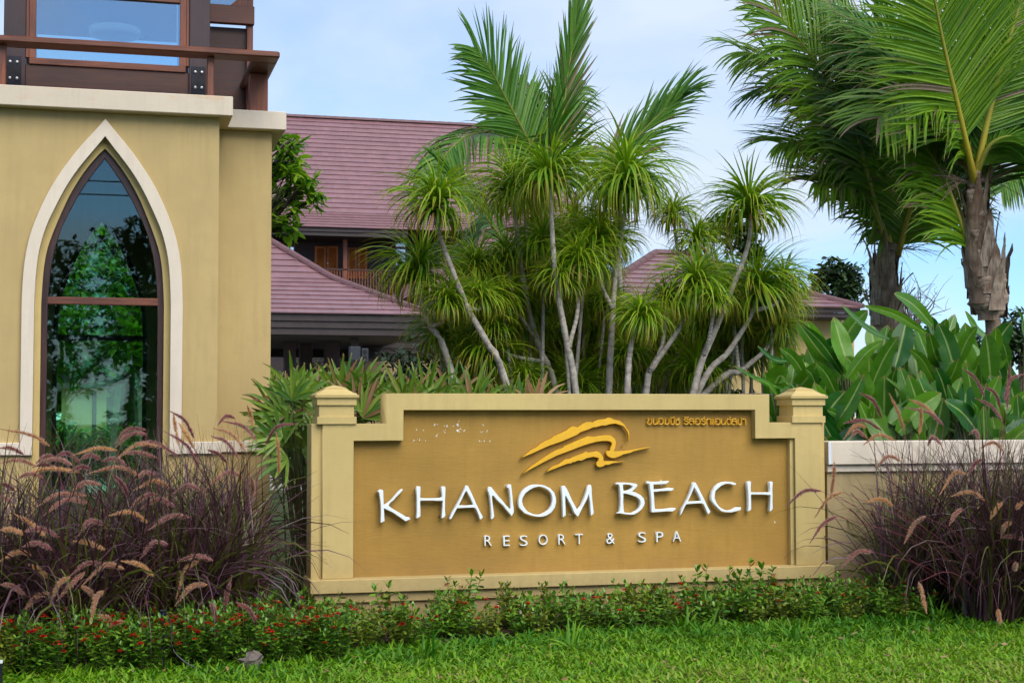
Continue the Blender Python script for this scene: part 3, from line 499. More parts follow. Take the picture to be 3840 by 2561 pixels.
# stepped plaster reveal, sash, glass
r1, r2 = arch(A_in, YT, .12), arch(A_fo, YT, .13); 
ring = lambda o, i: [[tuple(q) for q in o]+[tuple(q) for q in i[::-1]]]
add_mesh('reveal', poly_mesh(ring(arch([(x+3 if x > 392 else x, y-(5 if x == 392 else 0)) for x, y in A_in], YT, .119), r2), YT+.045, YT+.14), M['frame'], tw)
g1 = arch(A_gl, YT, .22)
sash = add_mesh('sash', poly_mesh(ring(arch([(x+1, y-(3 if x == 392 else 0)) for x, y in A_fo], YT, .125), g1), YT+.085, YT+.135, .002), M['sash'], tw)
zm0, zm1 = P(390, 1143.5, YT+.09)[2], P(390, 1115.8, YT+.09)[2]; hg = np.interp(2.2, *hwf(A_gl, YT))
box('mullion', XC-hg-.004, XC+hg+.004, YT+.083, YT+.137, zm0, zm1, M['woodx'], tw, .003)
def panes(shape, y, zsplit0, zsplit1, par, hg):
    s = np.asarray(shape); up = s[s[:, 1] > zsplit1]; 
    xl, xr = s[:, 0].min()-.003, s[:, 0].max()+.003
    o1 = add_mesh('pane', poly_mesh([[(xr, zsplit1)]+[tuple(q) for q in up]+[(xl, zsplit1)]], y, y+.006), M['ggreen'], par)
    o2 = add_mesh('pane', poly_mesh([[(xl, s[:, 1].min()), (xr, s[:, 1].min()), (xr, zsplit0), (xl, zsplit0)]], y, y+.006), M['ggreen'], par)
panes(g1, YT+.108, zm0, zm1, tw, hg)
bs = lambda q, s=.86: np.stack([(q[:, 0]-XC)*s+.018, q[:, 1]*.94], -1)
add_mesh('rear_sash', poly_mesh(ring(bs(arch([(x+3, y-(3 if x == 392 else 0)) for x, y in A_in], YT, .125)), bs(arch(A_fo, YT, .25))), 16.40, 16.45), M['sash'], tw)
box('rear_mullion', -.50, .53, 16.398, 16.452, zm0*.94, zm1*.94, M['sash'], tw, .003)
panes(bs(arch(A_fo, YT, .25)), 16.42, zm0*.94, zm1*.94, tw, .45)
# ledges
box('ledge', Xl-.105, Xr+.105, YT-.12, YT+.5, ZL0, ZL1, M['creamst'], tw, .006)
for a, b in ((Xr-.2, 1.487+.115), (-1.42-.115, Xl+.2)): box('ledge', a, b, 13.602, 17.2, ZL0-.001, ZL1-.004, M['cream'], tw, .006)
box('deck', -1.5, 1.58, YT+.52, 17.1, ZL0+.01, ZL1-.02, M['darkx'], tw, 0)
# upper storey
YW = 13.62
def pbox(name, px0, px1, py0, py1, Y, dep, mat, parent=tw, bev=.003, zfix=None):
    a = P(px0, (py0+py1)/2, Y); b = P(px1, (py0+py1)/2, Y); t = P((px0+px1)/2, py0, Y)[2]; u = P((px0+px1)/2, py1, Y)[2]
    if zfix is not None: u = zfix
    return box(name, a[0], b[0], Y, Y+dep, u, t, mat, parent, bev)
ZT = 6.3
def post(px0, px1, Y, mat=M['darkz'], dep=.18, name='post'):
    a, b = P(px0, 250, Y)[0], P(px1, 250, Y)[0]; return box(name, a, b, Y, Y+dep, ZL1-.01, ZT, mat, tw, .004), a, b
_, pa0, pa1 = post(12, 95, YW); _, pb0, pb1 = post(710, 787, YW)
zs0, zs1 = P(300, 249, YW)[2], P(300, 232, YW)[2]-.0
box('apron_board', pa1+.001, pb0-.001, YW+.03, YW+.08, ZL1-.01, zs0-.003, M['darkx'], tw, .002)
box('window_sill', pa1+.03, pb0-.03, YW+.012, YW+.09, zs0, zs0+.055, M['woodx'], tw, .003)
for a, b, m in ((pa1+.001, pa1+.026, M['woodz']), (pa1+.0275, pa1+.082, M['woodz']), (pb0-.026, pb0-.001, M['woodz']), (pb0-.082, pb0-.0275, M['woodz'])): box('window_jamb', a, b, YW+.02, YW+.085, zs0+.056, ZT-.2, m, tw, .002)
zh = P(560, 2, YW)[2]; box('window_head', pa1+.083, pb0-.083, YW+.02, YW+.085, zh, zh+.09, M['woodx'], tw, .002)
box('upper_pane', pa1+.08, pb0-.08, YW+.055, YW+.061, zs0+.05, zh+.02, M['gblue'], tw, 0)
# opposite glazing of the same room, seen through
box('rear_apron', pa1, pb0, 16.0, 16.06, ZL1-.01, zs0, M['darkx'], tw, 0)
for a in (pa0, pb0+.01): box('rear_post', a, a+.18, 15.9, 16.08, ZL1-.01, ZT, M['darkz'], tw, 0)
box('rear_head', pa1, pb0, 16.0, 16.06, 5.50, ZT, M['darkx'], tw, 0)
a0 = np.linspace(0, 2*np.pi, 25)[:-1]; rr = np.stack([np.cos(a0)*.24+.12, np.sin(a0)*.24+14.9], -1)
loft('ceiling_lamp', np.array([np.column_stack([rr, np.full(24, z)]) for z in (5.32, 5.25)]), M['lamp'], tw)
def plate(px0, px1, py0, py1):
    a = P(px0, py1, YW-.008); b = P(px1, py0, YW-.008); o = box('bracket_plate', a[0], b[0], YW-.010, YW-.001, ZL1-.005, b[2], M['steel'], tw, .002)
    for fx in (.27, .73):
        for fz in (.24, .80):
            x, z = a[0]+(b[0]-a[0])*fx, a[2]+(b[2]-a[2])*fz; an = np.arange(6)/6*2*np.pi
            loft('bolt', np.array([np.stack([x+np.cos(an)*r, np.full(6, y), z+np.sin(an)*r], -1) for r, y in ((.0115, YW-.010), (.0115, YW-.019), (.006, YW-.020), (.006, YW-.026))]), M['bolt'], o, True, False)
plate(21, 80, 213, 319); plate(717, 771, 253, 353)
# balustrade
zr0 = P(500, 185, 13.02)[2]; zr1 = P(500, 160.5, 13.02)[2]; xr_end = P(1050, 210, 13.02)[0]
box('handrail', -2.2, xr_end, 13.02, 13.24, zr0, zr1, M['woodx'], tw, .012)
box('handrail', xr_end-.22, xr_end, 13.242, 17.4, zr0, zr1-.001, M['woody'], tw, .012)
for px0, px1, Y in ((-40, 22, 13.12), (777, 803, 13.12)):
    a, b = P(px0, 280, Y)[0], P(px1, 280, Y)[0]; box('baluster', a, b, Y, Y+.08, ZL1-.012, zr0, M['woodz'], tw, .006)
a, b = P(937, 340, 13.66)[0], P(1005, 340, 13.66)[0]; box('corner_post', a, b, 13.66, 13.81, ZL1-.01, zr0-.001, M['woodz'], tw, .006)
for yy in (15.2, 16.8): box('corner_post', a, b, yy, yy+.15, ZL1-.01, zr0-.001, M['woodz'], tw, .006)
# recessed wing beside the post
YR = 14.3
xa, xb = P(770, 100, YR)[0], P(926, 150, YR)[0]; xc_ = P(957, 60, YR)[0]
box('wing_panel', xa, xb, YR+.04, YR+.09, ZL1-.02, P(850, 100, YR)[2], M['darkx'], tw, 0)
box('corner_board', xb-.002, xc_-.02, YR-.02, YR+.12, ZL1-.02, ZT, M['woodz'], tw, .004)
box('tie_beam', xa, P(952, 60, YR)[0], YR-.06, YR+.02, P(860, 93, YR)[2], P(860, 26, YR)[2], M['woodx'], tw, .004)
box('wing_pane', xa, xb, YR+.05, YR+.056, P(850, 60, YR)[2], ZT, M['gdark'], tw, 0)
box('wing_backing', xa, xb, YR+.1, YR+.12, P(850, 60, YR)[2], ZT, M['dark'], tw, 0)
gq = [P(x, y, YR-.01)[[0, 2]] for x, y in ((860, 25), (930, 25), (930, -40), (925, -30))]; add_mesh('gusset', poly_mesh([[tuple(q) for q in gq]], YR-.02, YR+.03), M['woodz'], tw)
box('eaves_beam', -1.5, 1.6, YW-.02, YW+.15, ZT, ZT+.2, M['darkx'], tw, .004)
loft('tower_roof', np.array([[(XC-1.9, 12.9, 6.5), (XC+1.9, 12.9, 6.5), (XC+1.9, 17.2, 6.5), (XC-1.9, 17.2, 6.5)], [(XC-1.9, 12.9, 6.62), (XC+1.9, 12.9, 6.62), (XC+1.9, 17.2, 6.62), (XC-1.9, 17.2, 6.62)], [(XC-.1, 15, 8.2), (XC+.1, 15, 8.2), (XC+.1, 15.2, 8.2), (XC-.1, 15.2, 8.2)]]), M['ridge'], tw, True, False)

# ------------------------------------------------------------------ tiled roofs
def roof(par, X0, X1, Ye, Ze, rows, tw_=.33, ex=.34, hipL=False, hipR=False, vis=None, most=300, ridgecap=True, depth_back=True):
    """front slope of flat interlocking tiles laid in rows from the eave upwards; rows = [(count, pitch in degrees)]"""
    run, zz, pit = [0.], [0.], []
    for n, p in rows:
        for _ in range(n): run.append(run[-1]+ex*math.cos(math.radians(p))); zz.append(zz[-1]+ex*math.sin(math.radians(p))); pit.append(math.radians(p))
    run, zz = np.array(run), np.array(zz)
    uL = lambda r: X0+(r if hipL else 0); uR = lambda r: X1-(r if hipR else 0)
    protos = {}; cand = []; rest = Bag(); th = .030; g = .0011
    def corners(i, a0, a1, b0, b1):
        p = pit[i]; nrm = np.array([0, -math.sin(p), math.cos(p)]); lo = np.array([0, run[i]-.03*math.cos(p), zz[i]-.03*math.sin(p)]); hi = np.array([0, run[i+1], zz[i+1]])
        v = []
        for off_lo, off_hi in ((.042, .010), (.042-th, .010-th*.6)):
            for x, q, o in ((a0, lo, off_lo), (a1, lo, off_lo), (b1, hi, off_hi), (b0, hi, off_hi)): v.append(np.array([x, 0, 0])+q+nrm*o)
        return np.array(v)+np.array([0, Ye, Ze])
    TF = np.array([[0, 1, 2, 3], [7, 6, 5, 4], [0, 4, 5, 1], [1, 5, 6, 2], [2, 6, 7, 3], [3, 7, 4, 0]])
    for i in range(len(pit)):
        off = (i % 2)*.5*tw_; l0, l1, r0, r1 = uL(run[i]), uL(run[i+1]), uR(run[i]), uR(run[i+1])
        if r0 <= l0: break
        n0 = int(math.floor((l0-X0-off)/tw_))-1; n1 = int(math.ceil((r0-X0-off)/tw_))+1
        for j in range(n0, n1):
            a = X0+off+j*tw_+g; b = a+tw_-2*g
            A0, A1, B0, B1 = max(a, l0), min(b, r0), max(a, l1), min(b, r1)
            if A1-A0 < .02: continue
            if B1 < B0: B0 = B1 = (r1 if a > (l1+r1)/2 else l1) if hipL or hipR else (B0+B1)/2
            full = (A0 == a and A1 == b and B0 == a and B1 == b); v = corners(i, A0, A1, B0, B1)
            c = v.mean(0); q = pix(c); seen = vis is None or any(x0 <= q[0] <= x1 and y0 <= q[1] <= y1 for x0, y0, x1, y1 in vis)
            (cand.append((i, v, full, c, seen)))
    cand.sort(key=lambda t: (not t[4], np.linalg.norm(t[3]-CAM)))
    for q, (i, v, full, c, seen) in enumerate(cand):
        if q < most and seen:
            key = round(pit[i], 4) if full else None
            if key is None or key not in protos:
                me = mesh_np('tile', v-c, TF, M['tile'], np.full((8, 3), rng.random()))
                if key is not None: protos[key] = me
            else: me = protos[key]
            link('tile', me, par, c-ORG[par.name])
        else: rest.put(v, TF, np.full((8, 3), rng.random()))
    if rest.n: o = rest.add('tile_field', M['tile'], par); o['kind'] = 'stuff'
    # deck under the tiles, with a rear slope
    k = len(run); rl = np.array([uL(r) for r in run]); rr_ = np.maximum([uR(r) for r in run], rl)
    V = np.concatenate([np.stack([rl, Ye+run, Ze+zz-.006], -1), np.stack([rr_, Ye+run, Ze+zz-.006], -1)]); Fd = np.array([[i, i+k, i+k+1, i+1] for i in range(k-1)])
    add('roof_deck', V, Fd, M['fascia'], par)
    yr, zr = Ye+run[-1], Ze+zz[-1]
    if depth_back:
        V2 = np.concatenate([np.stack([rl, 2*yr-Ye-run, Ze+zz-.006], -1), np.stack([rr_, 2*yr-Ye-run, Ze+zz-.006], -1)]); add('rear_slope', V2, Fd[:, ::-1], M['tile'], par)
        for sgn, on, e in ((-1, hipL, rl), (1, hipR, rr_)):
            V3 = np.concatenate([np.stack([e, Ye+run, Ze+zz-.006], -1), np.stack([e, 2*yr-Ye-run, Ze+zz-.006], -1)]); add('side_slope', V3, Fd if sgn > 0 else Fd[:, ::-1], M['tile'] if on else M['hallwall'], par)
    # ridge and hip caps, one by one
    def caps(c, ln=.42, wd=.13, h=.085):
        d = np.concatenate([[0], np.cumsum(np.linalg.norm(np.diff(c, axis=0), axis=1))]); n = max(1, int(d[-1]/ln))
        for i in range(n):
            s0, s1 = i*d[-1]/n, (i+1)*d[-1]/n+.02; p0 = np.array([np.interp(s0, d, c[:, m]) for m in range(3)]); p1 = np.array([np.interp(min(s1, d[-1]), d, c[:, m]) for m in range(3)])
            q = pix((p0+p1)/2)
            t = (p1-p0)/np.linalg.norm(p1-p0); s = np.cross(t, [0, 0, 1]); s /= np.linalg.norm(s); u = np.cross(s, t)
            prof = [(-wd, -.03), (-wd*.8, h*.55), (-wd*.25, h), (wd*.25, h), (wd*.8, h*.55), (wd, -.03)]
            V = np.array([p+s*x*k_+u*(y*k_+.03) for p, k_ in ((p0, 1.06), (p1, .97)) for x, y in prof]); F_ = np.array([[j, j+1, j+7, j+6] for j in range(5)]+[[0, 6, 11, 5]])
            add('ridge_tile', V, [F_, np.array([[0, 5, 1], [1, 5, 4], [1, 4, 2], [2, 4, 3], [6, 7, 11], [7, 10, 11], [7, 8, 10], [8, 9, 10]])], M['ridge'], par)
    if ridgecap: caps(np.array([[uL(run[-1]), yr, zr], [uR(run[-1]), yr, zr]]))
    if hipR: caps(np.stack([np.array([uR(r) for r in run]), Ye+run, Ze+zz], -1))
    if hipL: caps(np.stack([np.array([uL(r) for r in run]), Ye+run, Ze+zz], -1))
    return yr, zr
def fascia(par, x0, x1, Y, ztop, n, h, step=.02):
    for i in range(n): box('fascia_board', x0, x1, Y+i*step, Y+.06+i*step, ztop-(i+1)*h+.004, ztop-i*h, M['fascia'], par, .006)

# lobby building: low front roof with the taller house behind
YH = 42.
hall = thing('lobby_building', (9, 50, 0), 'lobby pavilion with a mauve tiled hipped roof and dark open interior', 'building')
e0 = P(1023, 1172, YH); e1 = P(1600, 1183, YH); ze = (e0[2]+e1[2])/2
xcor = P(1622, 1186, YH)[0]
roof(hall, e0[0]-6.6, xcor, YH, ze, [(8, 25.7), (12, 37)], hipR=True, hipL=True, vis=[(1000, 850, 1700, 1200)])
fascia(hall, e0[0]-6.6, xcor-.05, YH+.05, ze-.02, 3, .19, .05)
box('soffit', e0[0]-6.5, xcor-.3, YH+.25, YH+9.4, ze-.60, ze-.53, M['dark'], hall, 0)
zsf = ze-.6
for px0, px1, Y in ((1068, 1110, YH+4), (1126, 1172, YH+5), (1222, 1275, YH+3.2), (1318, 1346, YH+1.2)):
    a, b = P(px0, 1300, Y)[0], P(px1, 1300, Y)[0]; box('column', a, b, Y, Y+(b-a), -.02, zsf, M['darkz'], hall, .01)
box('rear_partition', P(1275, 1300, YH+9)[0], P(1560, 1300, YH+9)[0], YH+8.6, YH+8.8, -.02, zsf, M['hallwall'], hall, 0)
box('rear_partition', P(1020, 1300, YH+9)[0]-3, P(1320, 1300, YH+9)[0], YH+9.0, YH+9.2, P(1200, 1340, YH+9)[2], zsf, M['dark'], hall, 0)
box('garden_parapet', P(1290, 1380, YH+5)[0], P(1950, 1380, YH+5)[0], YH+5, YH+5.2, -.02, P(1500, 1356, YH+5)[2], M['backwall'], hall, .01)
# neighbouring lower eave that runs right behind the plants
ex0, ex1 = P(1360, 1300, YH+6)[0], P(1640, 1300, YH+6)[0]
fascia(hall, ex0, ex1+4, YH+6, P(1600, 1288, YH+6)[2], 3, .17, .04)
# tall house
YU = 58.
up = thing('upper_house', (14, 62, 0), 'tall two storey house with steep mauve tiled roof, shuttered windows and balcony', 'building')
u0 = P(1040, 848, YU); u1 = P(1526, 861, YU); zu = (u0[2]+u1[2])/2; xu0 = P(1020, 850, YU)[0]-8; xu1 = P(2250, 860, YU)[0]
roof(up, xu0, xu1, YU, zu, [(6, 24), (21, 42)], vis=[(1060, 450, 1560, 870)])
fascia(up, xu0, P(1530, 880, YU)[0], YU+.05, zu-.02, 2, .15, .05)
yw = YU+2.3; zlo = P(1300, 1110, yw)[2]
box('upper_wall', xu0+1, P(2230, 900, yw)[0], yw, yw+.2, 0, zu+.4, M['hallwall'], up, 0)
for i in range(17):       # lap boards
    z = P(1300, 1080, yw)[2]+i*.17; box('wall_board', xu0+2, P(1560, 900, yw)[0], yw-.02, yw-.001, z, z+.155, M['hallwall'], up, .004)
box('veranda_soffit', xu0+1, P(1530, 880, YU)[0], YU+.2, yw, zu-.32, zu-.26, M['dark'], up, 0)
yb_ = yw-1.3
def window(px0, px1, py0, py1):
    yy = yw-.05
    for a, b in ((px0, (px0+px1)/2-1), ((px0+px1)/2+1, px1)):
        p0, p1 = P(a, py1, yy), P(b, py0, yy); fr_ = .09
        o = box('shutter', p0[0], p1[0], yy+.006, yy+.02, p0[2], p1[2], M['shutter'], up, 0)
        for q in ((p0[0], p0[0]+fr_, p0[2], p1[2]), (p1[0]-fr_, p1[0], p0[2], p1[2])): box('stile', q[0], q[1], yy-.03, yy+.005, q[2], q[3], M['shutter'], o, .004)
        for q in ((p0[2], p0[2]+fr_), (p1[2]-fr_, p1[2])): box('rail', p0[0]+fr_+.001, p1[0]-fr_-.001, yy-.028, yy+.005, q[0], q[1], M['shutter'], o, .004)
        n = int((p1[2]-p0[2]-2*fr_)/.045); b_ = Bag()
        for i in range(n):
            z = p0[2]+fr_+.02+i*.045; b_.put([(p0[0]+fr_, yy-.02, z-.012), (p1[0]-fr_, yy-.02, z-.012), (p1[0]-fr_, yy+.004, z+.03), (p0[0]+fr_, yy+.004, z+.03)], np.array([[0, 1, 2, 3]]))
        s_o = b_.add('louvre_slats', M['shutter'], o); s_o['kind'] = 'stuff'
        x = p0[0]+.03 if a > px0 else p1[0]-.03
        if a > px0:
            an = np.arange(8)/8*2*np.pi; zc = (p0[2]+p1[2])/2-.05; loft('knob', np.array([np.stack([x+np.cos(an)*.035, np.full(8, y), zc+np.sin(an)*.035], -1) for y in (yy-.03, yy-.06)]), M['bolt'], o)
window(1179, 1268, 924, 1042); window(1303, 1377, 929, 1045)
for px0, px1, py0, py1 in ((1065, 1101, 882, 1010), (1484, 1520, 893, 1000)):
    p0, p1 = P(px0, py1, yw-.05), P(px1, py0, yw-.05); o = box('window_frame', p0[0]-.06, p1[0]+.06, yw-.05, yw-.022, p0[2], p1[2]+.06, M['woodz'], up, 0)
    box('pane', p0[0], p1[0], yw-.062, yw-.054, p0[2]+.05, p1[2], glassmat('sky pane', (.1, .13, .15), .5) if px0 < 1200 else M['gdark'], o, 0)
for px in (1295,): a = P(px-8, 950, yb_)[0]; b = P(px+8, 950, yb_)[0]; box('veranda_post', a, b, yb_, yb_+.16, zlo-2, zu-.3, M['woodz'], up, .01)
zb1, zb0 = P(1400, 1017, yb_)[2], P(1400, 1095, yb_)[2]
box('balcony_rail', P(1200, 1017, yb_)[0]-3, P(1620, 1017, yb_)[0], yb_, yb_+.07, zb1, zb1+.07, M['darkx'], up, .01)
for x in np.arange(P(1200, 1017, yb_)[0], P(1620, 1017, yb_)[0], .11): box('baluster', x, x+.035, yb_+.02, yb_+.05, zb0-.4, zb1+.002, M['woodz'], up, 0)
box('balcony_floor', xu0+2, P(1620, 1017, yb_)[0], yb_-.1, yw, zb0-.6, zb0-.4, M['darkx'], up, 0)
# middle wing, mostly behind the plants
YM = 48.
wg = thing('middle_wing', (17, 52, 0), 'mauve tiled side wing glimpsed behind the tall dracaenas', 'building')
m0 = P(1560, 1100, YM); m1 = P(2400, 1135, YM); zm = m0[2]
roof(wg, m0[0], m1[0], YM, zm, [(18, 36)], hipL=True, hipR=True, vis=[(1500, 850, 2450, 1180)], most=200)
fascia(wg, m0[0], m1[0], YM+.05, zm-.02, 2, .19, .05)
box('wing_wall', m0[0]+1, m1[0]-1, YM+1.2, YM+1.4, 0, zm-.2, M['wall'], wg, 0)
# right pavilion
YV = 38.
pv = thing('garden_pavilion', (15, 42, 0), 'garden pavilion with mauve hipped tile roof and yellow walls behind the right pillar', 'building')
v0 = P(2964, 1149, YV); v1 = P(3236, 1156, YV); zv = (v0[2]+v1[2])/2; xv0 = P(2150, 1140, YV)[0]; xv1 = v1[0]
roof(pv, xv0, xv1, YV, zv, [(3, 22), (9, 27)], hipL=True, hipR=True, vis=[(2300, 880, 3260, 1180)])
fascia(pv, xv0+.05, xv1-.05, YV+.05, zv-.02, 2, .13, .05)
box('soffit', xv0+.2, xv1-.2, YV+.2, YV+6.6, zv-.30, zv-.26, M['fascia'], pv, 0)
xe = P(3203, 1250, YV+.9)[0]
box('yellow_wall', P(2640, 1400, YV+.9)[0], xe, YV+.9, YV+1.1, 0, zv-.3, M['wall'], pv, .01)
box('gable_wall', xe-.2, xe-.001, YV+1.102, YV+6, 0, zv-.3, M['wall'], pv, .01)
box('slate_panel', P(2380, 1300, YV+1)[0], P(2640, 1300, YV+1)[0], YV+1.0, YV+1.15, 0, zv-.3, M['slate'], pv, .01)
box('yellow_wall', P(2200, 1300, YV+.9)[0], P(2380, 1300, YV+.9)[0], YV+.9, YV+1.1, 0, zv-.3, M['wall'], pv, .01)
# two loudspeakers on poles by the lobby
for (px0, px1, py0, py1, lab) in ((1312, 1353, 1299, 1352, 'larger dark grey outdoor loudspeaker under the lobby eave'), (1356, 1382, 1306, 1357, 'smaller dark loudspeaker with round cones beside the larger one')):
    Y = 36.; a, b = P(px0, py1, Y), P(px1, py0, Y); s = thing('loudspeaker', ((a[0]+b[0])/2, Y+.1, 0), lab, 'speaker')
    box('case', a[0], b[0], Y, Y+.22, a[2], b[2], M['speaker'], s, .015); an = np.arange(20)/20*2*np.pi
    for f in ((.3, .74) if px0 > 1330 else ()):
        r0 = (b[0]-a[0])*.3; z = a[2]+(b[2]-a[2])*f; x = (a[0]+b[0])/2
        loft('cone', np.array([np.stack([x+np.cos(an)*r, np.full(20, y), z+np.sin(an)*r], -1) for r, y in ((r0, Y+.002), (r0, Y-.01), (r0*.85, Y-.01), (r0*.3, Y-.002))]), M['dark'], s)
    cc = np.array([[(a[0]+b[0])/2, Y+.11, -.02], [(a[0]+b[0])/2, Y+.11, a[2]+.05]]); V, F_ = tube_vf(cc, .03, 8); add('pole', V, F_, M['steel'], s)
# ------------------------------------------------------------------ dracaenas behind the sign
def rosette(seed, n=150, Lm=.50, droop=1.):
    g = np.random.default_rng(seed); u = np.sort(g.random(n))**.9
    az = np.arange(n)*2.399963+g.normal(0, .25, n)
    el = np.radians(84-48*u**.6+g.normal(0, 9, n)); bend = np.radians(66+u**.7*98*droop+g.normal(0, 20, n)); Ln = Lm*1.3*(.50+.55*np.sin(np.pi*np.clip(u*.8+.15, 0, 1)))*g.uniform(.8, 1.15, n)
    r0 = .012+.012*u; base = np.stack([np.cos(az)*r0, np.sin(az)*r0, .10-.20*u], -1)
    b = Bag(); V, F_, C = blades(base, az, el, bend, Ln, g.uniform(.0075, .0120, n), 10, .85, 'strap', .28, np.where((u > .82) & (g.random(n) < .28), .985, np.clip(g.random(n)*.70+.24*(1-u), 0, .945)), g.normal(0, .35, n), g); b.put(V, F_, C); return b.mesh('leaf_crown', M['drac'], True)
ROS = [rosette(20+i, n, l, d) for i, (n, l, d) in enumerate([(270, .50, 1.), (250, .54, 1.1), (290, .50, .92), (240, .46, 1.15), (260, .57, 1.), (200, .42, .95), (190, .40, 1.2), (250, .6, 1.12)])]
def stemgeo(c, r0, r1, n=16):
    k = len(c); t = np.linspace(0, 1, k); r = r0+(r1-r0)*t+.012*np.exp(-t*14); g = np.random.default_rng(k)
    Rg = tube_rings(c, r, n, .05, g); col = np.zeros((k, n, 3)); col[..., 0] = .5; col[..., 1] = t[:, None]; return Rg, col
def dracaena(pts, Y, crown_r, label, heads=(), ros=0, r0=.038, dY=0., group=None):
    """pts: photo positions of the trunk from the sign's top edge upward (2351 px wide view); the trunk is continued to the soil"""
    q = [P(x*1.6334, y*1.6334, Y+dY*i/(len(pts)-1)) for i, (x, y) in enumerate(pts)]
    d = q[0]-q[1]; d = d/max(.2, abs(d[2])); foot = q[0]+d*q[0][2]*.55; foot[2] = -.02; foot[1] = Y; q = [foot]+q
    c = smoothpath(q, 26); t = thing('dracaena', (foot[0], foot[1], 0), label, 'dracaena', group)
    Rg, col = stemgeo(c, r0, .019); loft('trunk', Rg, M['bark'], t, True, True, col.reshape(-1, 3))
    def crown(p, rad, idx, tilt):
        o = link('crown', ROS[idx % len(ROS)], t, p-ORG[t.name]+np.array([0, 0, .02])); s = rad*1.6334*Y*1.05/F0/.345; o.scale = (s, s, s); o.rotation_euler = (tilt[1], tilt[0], rng.uniform(0, 6.28))
    tl = c[-1]-c[-4]; tl = tl/np.linalg.norm(tl); crown(c[-1], crown_r, ros, (tl[0]*.8, -tl[1]*.8))
    for j, (f, x, y, rad) in enumerate(heads):
        a = c[int(f*25)]; e = P(x*1.6334, y*1.6334, Y+rng.uniform(-.3, .35)); m = (a+e)/2+np.array([(e[0]-a[0])*.25, 0, -.06]); cc = smoothpath([a, m, e], 12); Rg, col = stemgeo(cc, .024, .017, 7)
        loft('branch', Rg, M['bark'], t, True, True, col.reshape(-1, 3)); crown(e, rad, ros+3+j, ((e[0]-m[0])*.6, 0))
    return t
D = [
 ([(1160,875),(1120,790),(1078,715),(1038,620),(1008,535),(997,478)], 14.6, 82, 'slender dracaena leaning left, its crown highest before the mauve roof', [(.55,1105,690,55)], 0),
 ([(1032,838),(985,745),(968,690),(959,632)], 14.9, 82, 'short dracaena nearest the tower, with a drooping crown over the lobby eave', [(.5,1030,700,48)], 1),
 ([(1275,893),(1238,800),(1208,680),(1188,540),(1180,440)], 15.2, 84, 'dracaena with a curved grey trunk left of the centre trunk', [(.45,1165,600,60),(.3,1130,760,60)], 2),
 ([(1322,900),(1300,780),(1276,640),(1266,500),(1262,415)], 14.5, 80, 'straight pale trunked dracaena in the middle of the clump', [(.38,1330,610,62),(.3,1285,650,55)], 4),
 ([(1398,900),(1405,760),(1412,640),(1430,520),(1441,422)], 14.8, 94, 'tallest dracaena with the fullest crown right of centre', [(.5,1370,560,65),(.62,1420,440,50)], 7),
 ([(1440,900),(1448,800),(1466,735)], 14.2, 66, 'small dracaena with arching dark leaves right above the sign', [], 3),
 ([(1483,900),(1500,842),(1560,752),(1598,660)], 14.6, 76, 'dracaena leaning right with smooth bent trunk and bushy crown', [(.45,1530,700,50)], 1),
 ([(1592,900),(1645,750),(1690,640),(1719,555),(1722,486)], 14.4, 84, 'lone tall dracaena against the sky with a bare leaning trunk', [(.3,1640,700,46)], 2),
 ([(1520,900),(1562,800),(1605,690),(1600,560)], 15.8, 66, 'dracaena with a dark crown before the pavilion roof', [(.8,1545,500,52)], 5),
 ([(1602,900),(1672,808),(1722,728),(1745,668)], 14.6, 80, 'dracaena with a grey trunk bent low to the right', [(.8,1800,650,50)], 4),
 ([(1622,900),(1700,852),(1760,800),(1785,760)], 14.9, 62, 'lowest dracaena reaching over the right step of the sign', [(.5,1680,700,56)], 6),
 ([(1212,900),(1216,760),(1208,560),(1207,470)], 16.2, 72, 'dracaena half hidden behind the curved trunk', [(.5,1235,560,58)], 5),
 ([(1420,900),(1425,700),(1418,520),(1424,430)], 16.0, 76, 'dracaena standing close behind the tallest one', [], 0),
 ([(1360,900),(1372,780),(1385,700),(1383,520)], 16.4, 66, 'dracaena with yellowing leaves deep inside the clump', [(.5,1320,530,60)], 6)]
for i, (pts, Y, cr, lab, hd, ro) in enumerate(D): dracaena(pts, Y, cr, lab, hd, ro, dY=rng.uniform(-.2, .3))
# low bushy offshoots filling the clump
g = np.random.default_rng(12)
low = [(1060,780),(1110,820),(1090,700),(1150,740),(1190,690),(1230,760),(1180,820),(1255,840),(1290,760),(1340,700),(1330,800),(1380,760),(1372,640),(1440,820),(1480,760),(1520,820),(1540,760),(1610,760),(1650,830),(1660,700),(1700,680),(1720,770),(1770,690),(1800,700),(1790,820),(1250,560),(1140,600),(1090,620),(1640,640),(1580,840),(1210,620),(1300,560),(1010,770),(1745,730),(1350,850),(1470,860),(1400,860),(1105,875),(1205,870),(1130,850),(1160,880),(1300,870),(1250,800),(1420,800),(1540,870),(1600,860)]
low += [(1075,840),(1150,690),(1200,750),(1240,700),(1290,690),(1350,760),(1390,700),(1420,740),(1370,830),(1500,800),(1560,800),(1640,780),(1690,750),(1730,810),(1770,760),(1310,620),(1170,640),(1100,660),(1410,560),(1345,570),(1660,760),(1590,700),(1240,870),(1320,900)]; low.sort()
